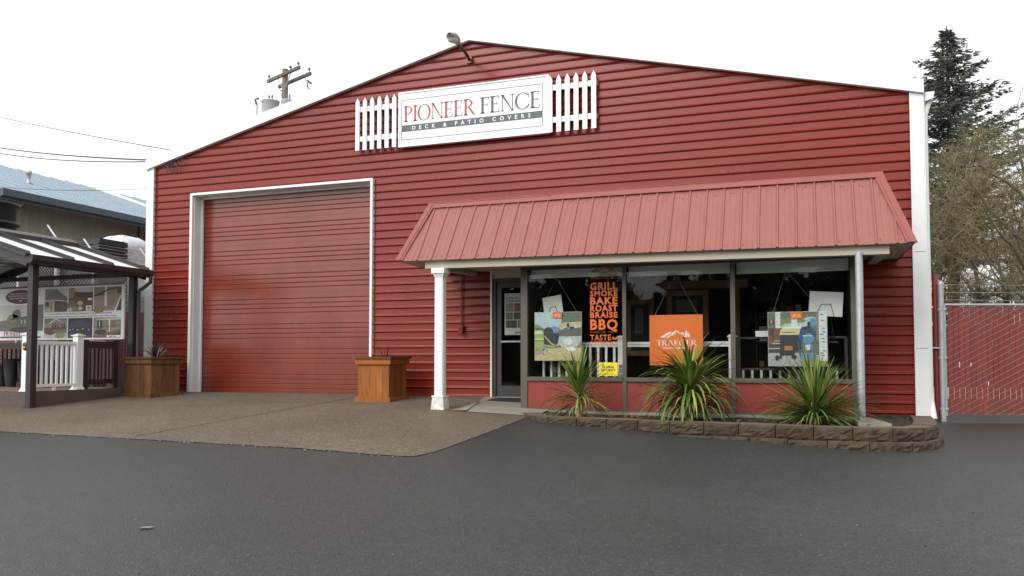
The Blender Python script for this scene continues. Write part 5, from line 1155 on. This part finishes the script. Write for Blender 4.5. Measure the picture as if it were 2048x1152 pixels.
q = MB(); p0 = gf(-.05, 0); q.tube([(p0.x, p0.y, -.32), (p0.x, p0.y, 1.86)], .042, 'galvanised', 12); q.lathe((p0.x, p0.y, 1.86), [(.046, 0), (.046, .03), (.02, .06)], 'galvanised', 12); q.tube([(p0.x-.30, p0.y-.02, .86), (p0.x, p0.y, .86)], .018, 'galvanised', 6)
top(q, 'gate_post', (p0.x, p0.y, -.30), 'galvanised gate post between the red pole and the slatted gate', 'post')
q = MB(); q.tube([(7.835, .36, -.3), (7.835, .36, 2.03)], .042, 'red_pole', 12); q.box(7.765, 7.792, .34, .38, 1.73, 1.78, 'orange'); top(q, 'red_pole', (7.815, .36, -.3), 'slim red painted pole beside the white downspout', 'pole')
for k, z in enumerate((1.62, 1.74, 1.86)):
    q = MB(); q.tube([gf(-.1, z+.20), gf(1.8, z+.18), gf(GL, z+.2)], .004, 'wire', 4, False); top(q, 'barbed_wire', gf(-.1, z+.2), 'thin barbed wire strand stretched above the red slatted gate', 'wire', 'barbed wire strands above the gate')
ff = thing('slatted_fence', (9.0, 8.6, -.3), 'distant red slatted fence glimpsed between gate and building', 'fence')
q = MB()
for i in range(120): x = 8.2+.09*i; q.box(x, x+.08, 8.6, 8.61, .0, 1.50, 'red_slat')
q.build('privacy_slats', ff); q = MB(); q.box(8.2, 19, 8.5, 8.7, -.3, -.02, 'stucco_white'); q.build('footing', ff)
q = MB(); q.tube([(8.2, 8.6, 1.52), (19, 8.6, 1.52)], .025, 'galvanised', 6); q.build('top_rail', ff)

# ------------------------------------------------------------------ trees on the right
def limb(q, p, d, L, r0, r1, rnd, m, seg=5, wob=.18, up=.05, n=6):
    pts = [Vector(p)]; d = Vector(d).normalized(); rads = [r0]
    for i in range(seg):
        d = (d+Vector((rnd.uniform(-wob, wob), rnd.uniform(-wob, wob), rnd.uniform(-wob, wob)+up))).normalized(); pts.append(pts[-1]+d*(L/seg)); rads.append(r0+(r1-r0)*(i+1)/seg)
    q.tube(pts, rads, m, n, False)
    return pts, d
def twig(q, p, d, L, w_, rnd, m, kink=.35):
    """thin tapered three-sided twig in two joints"""
    p = Vector(p); d = Vector(d).normalized(); s_ = d.cross(Vector((rnd.uniform(-1, 1), rnd.uniform(-1, 1), rnd.uniform(-1, 1)))); 
    if s_.length < 1e-3: s_ = Vector((1, 0, 0))
    s_.normalize(); t_ = d.cross(s_)
    m1 = p+d*L*.5; d2 = (d+Vector((rnd.uniform(-kink, kink), rnd.uniform(-kink, kink), rnd.uniform(-kink, kink)))).normalized(); e = m1+d2*L*.5
    a = [p+s_*w_, p-s_*w_*.5+t_*w_*.87, p-s_*w_*.5-t_*w_*.87]; b = [m1+(v-p)*.7 for v in a]
    q.mesh(a+b+[e], [(0, 1, 4, 3), (1, 2, 5, 4), (2, 0, 3, 5), (3, 4, 6), (4, 5, 6), (5, 3, 6)], m)
    return m1, e, d2
def bare_tree(x, y, H, seed, label, tw='twig', nlimb=16, spread=2.6, trunk_r=.16, ntwig=26, first=.18, group='bare trees behind the gate', tm='bark', tww=.010, stems=3, limb_r=.40, lean=.16):
    rnd = random.Random(seed); z0 = -.3
    t = thing('bare_tree', (x, y, z0), label, 'tree', group); qt = MB(); qb = MB(); qc = MB()
    for st_ in range(stems):
        aa = 2*pi*(st_+rnd.random()*.5)/stems; le = lean if stems > 1 else .04; Hs = H*rnd.uniform(.78, 1.0) if st_ else H
        tp_, _ = limb(qt, (x, y, z0), (cos(aa)*le, sin(aa)*le, 1), Hs, trunk_r*(1 if st_ == 0 else .75), .015, rnd, tm, 10, .07, .03, 7)
        n_ = max(5, nlimb//stems)
        for i in range(n_):
            f_ = first+(1-first)*(i+rnd.random()*.8)/n_; f_ = min(.985, f_); k = min(9, int(f_*10)); base = tp_[k]+(tp_[k+1]-tp_[k])*(f_*10-k)
            az = i*2.4+st_+rnd.uniform(-.6, .6); el = radians(rnd.uniform(8, 62)); Lb = spread*(.55+.75*sin(pi*min(1, .18+f_*.74)))*rnd.uniform(.55, 1.2)
            pts, d = limb(qb, base, (cos(az)*cos(el), sin(az)*cos(el), sin(el)), Lb, trunk_r*limb_r*(1.2-f_*.8), .012, rnd, tm, 6, .24, .07, 5)
            for j in range(8):
                s_ = rnd.uniform(.12, 1); kk = min(5, int(s_*6)); b0 = pts[kk]+(pts[kk+1]-pts[kk])*(s_*6-kk); az2 = rnd.uniform(0, 2*pi); el2 = radians(rnd.uniform(-35, 75))
                d2 = Vector((cos(az2)*cos(el2), sin(az2)*cos(el2), sin(el2)))+(pts[kk+1]-pts[kk]).normalized()*.4
                p2, _ = limb(qb, b0, d2, Lb*rnd.uniform(.3, .6), .014, .006, rnd, tm, 4, .3, .05, 4)
                for _k in range(ntwig):
                    u = rnd.random()*3.99; kk2 = int(u); b1 = p2[kk2]+(p2[kk2+1]-p2[kk2])*(u-kk2); dv = Vector((rnd.gauss(0, 1), rnd.gauss(0, 1), rnd.gauss(.25, .9)))
                    m1, e1, dd = twig(qc, b1, dv, rnd.uniform(.2, .8), tww, rnd, tw)
                    for _q in range(2): twig(qc, m1+(e1-m1)*rnd.random(), dd+Vector((rnd.gauss(0, .8), rnd.gauss(0, .8), rnd.gauss(.1, .8))), rnd.uniform(.12, .36), tww*.7, rnd, tw)
    qt.build('trunk', t); qb.build('branches', t); qc.build('twigs', t)
    return t
def fir_tree(x, y, H, seed, label, group=None, spread=2.6):
    rnd = random.Random(seed); z0 = -.3
    t = thing('fir_tree', (x, y, z0), label, 'tree', group); q = MB(); q.tube([(x, y, z0), (x+.05, y, H*.5), (x, y, H-.2)], [.30, .18, .02], 'bark', 9); q.build('trunk', t); c = MB()
    nw = 58
    for i in range(nw):
        f_ = .30+.70*(i/nw); z = z0+H*f_; L0 = spread*((1-f_)/.62)**.92+.04
        for b in range(6):
            if rnd.random() < .10: continue
            az = rnd.uniform(0, 2*pi); Lb = L0*rnd.uniform(.5, 1.35); dr_ = rnd.uniform(-.12, .22); p = Vector((x, y, z+rnd.uniform(-.1, .1))); side = Vector((-sin(az), cos(az), 0)); n = max(4, int(Lb/.11))
            for k in range(n):
                s_ = (k+rnd.random())/n; pos = p+Vector((cos(az), sin(az), 0))*Lb*s_+Vector((0, 0, Lb*(dr_*s_+.26*s_*s_)))
                wd = .42*(1-s_*.6)*min(1, Lb)
                for _j in range(6):
                    o = side*rnd.uniform(-wd, wd)+Vector((0, 0, rnd.uniform(-.16, .03))); a = pos+o; dd = (Vector((cos(az), sin(az), 0))+side*(1 if o.dot(side) > 0 else -1)*.9+Vector((0, 0, rnd.uniform(-.5, .25)))).normalized()*rnd.uniform(.14, .34); ww = dd.cross(Vector((rnd.gauss(0, 1), rnd.gauss(0, 1), rnd.gauss(0, 1)))).normalized()*rnd.uniform(.022, .05)
                    c.face([a-ww, a+ww, a+dd+ww*.3, a+dd-ww*.3], 'fir')
    c.build('crown', t)
fir_tree(13.0, 30.7, 17.6, 5, 'tall dark fir tree whose top rises above the bare trees', spread=4.7)
bare_tree(10.5, 19.5, 7.6, 1, 'olive mossy bare tree closest to the white corner trim', 'twig_green', 18, 1.7, .10, 14)
bare_tree(12.3, 18.5, 7.0, 2, 'low brown bare tree directly above the gate, left of the mossy limbs', 'twig', 18, 2.0, .12, 14)
bare_tree(12.35, 13.6, 7.6, 3, 'nearest bare tree with thick mossy arching limbs at the right edge', 'twig', 22, 2.7, .20, 9, .22, tm='moss_bark', stems=2, limb_r=.55, tww=.007)
bare_tree(12.0, 25.0, 9.8, 4, 'taller olive bare tree standing behind the mossy one by the trim', 'twig_green', 20, 2.3, .14, 15)
bare_tree(16.4, 27.0, 14.6, 6, 'tall thin bare tree rising into the sky at the right beside the fir', 'twig', 20, 2.4, .15, 9, .3, tww=.010)
bare_tree(14.0, 23.0, 9.2, 7, 'middle bushy bare tree behind the gate between taller ones', 'twig', 20, 2.3, .13, 15)
bare_tree(10.9, 28.0, 10.4, 8, 'bare tree farthest back beside the red building', 'twig_green', 18, 2.1, .13, 13)
bare_tree(15.9, 21.5, 9.4, 9, 'brown bare tree half hidden behind the mossy limbs at the right', 'twig', 20, 2.3, .14, 14)
# undergrowth below the trees
q = MB(); rnd = random.Random(77)
for i in range(2600):
    x = rnd.uniform(8.2, 22); y = rnd.uniform(17.5, 31); p = (x, y, -.3)
    m1, e1, dd = twig(q, p, (rnd.gauss(0, .3), rnd.gauss(0, .3), 1), rnd.uniform(.8, 2.6), .010, rnd, rnd.choice(('twig', 'twig_green')))
    for _ in range(3): twig(q, m1+(e1-m1)*rnd.random(), (rnd.gauss(0, 1), rnd.gauss(0, 1), rnd.gauss(.5, .6)), rnd.uniform(.3, .7), .007, rnd, 'twig')
q.build('brush_undergrowth', label='tangle of thin brown brush on the ground below the bare trees', cat='brush', kind='stuff')

# small litter on the asphalt
q = MB(); x, y = 1.32, -9.18; z = gz(x, y)+.012
q.face([(x-.05, y-.02, z), (x-.02, y-.03, z+.003), (x+.03, y-.01, z), (x+.05, y+.03, z+.004), (x+.01, y+.03, z+.002), (x-.03, y+.02, z)], 'concrete'); top(q, 'paper_scrap', (x, y, z), 'pale torn scrap lying alone on the dark asphalt', 'litter')

# dark wood across the road behind the camera: it is what the shop window and the lower siding mirror
q = MB(); rnd = random.Random(31)
for i in range(26000):
    x = rnd.uniform(-80, 80); t_ = rnd.random(); h = 1.2+6.8*smooth(-30, -13, x)+.8*sin(x*.23)+1.2*sin(x*.61+1)+.8*sin(x*1.7)
    z = -1.0+h*t_; y = -47+rnd.uniform(-2.5, 2.5); a = Vector((rnd.gauss(0, 1), rnd.gauss(0, 1), rnd.gauss(0, 1))).normalized(); b = a.cross(Vector((rnd.gauss(0, 1), rnd.gauss(0, 1), rnd.gauss(0, 1)))).normalized(); r0 = rnd.uniform(.35, .8)*(2.2 if t_ < .7 else 1); c = Vector((x, y, z))
    q.face([c-a*r0, c+b*r0*.6, c+a*r0, c-b*r0*.6], 'fir')
q.build('roadside_wood', label='dark evergreen wood across the road behind the viewpoint', cat='wood', kind='stuff')
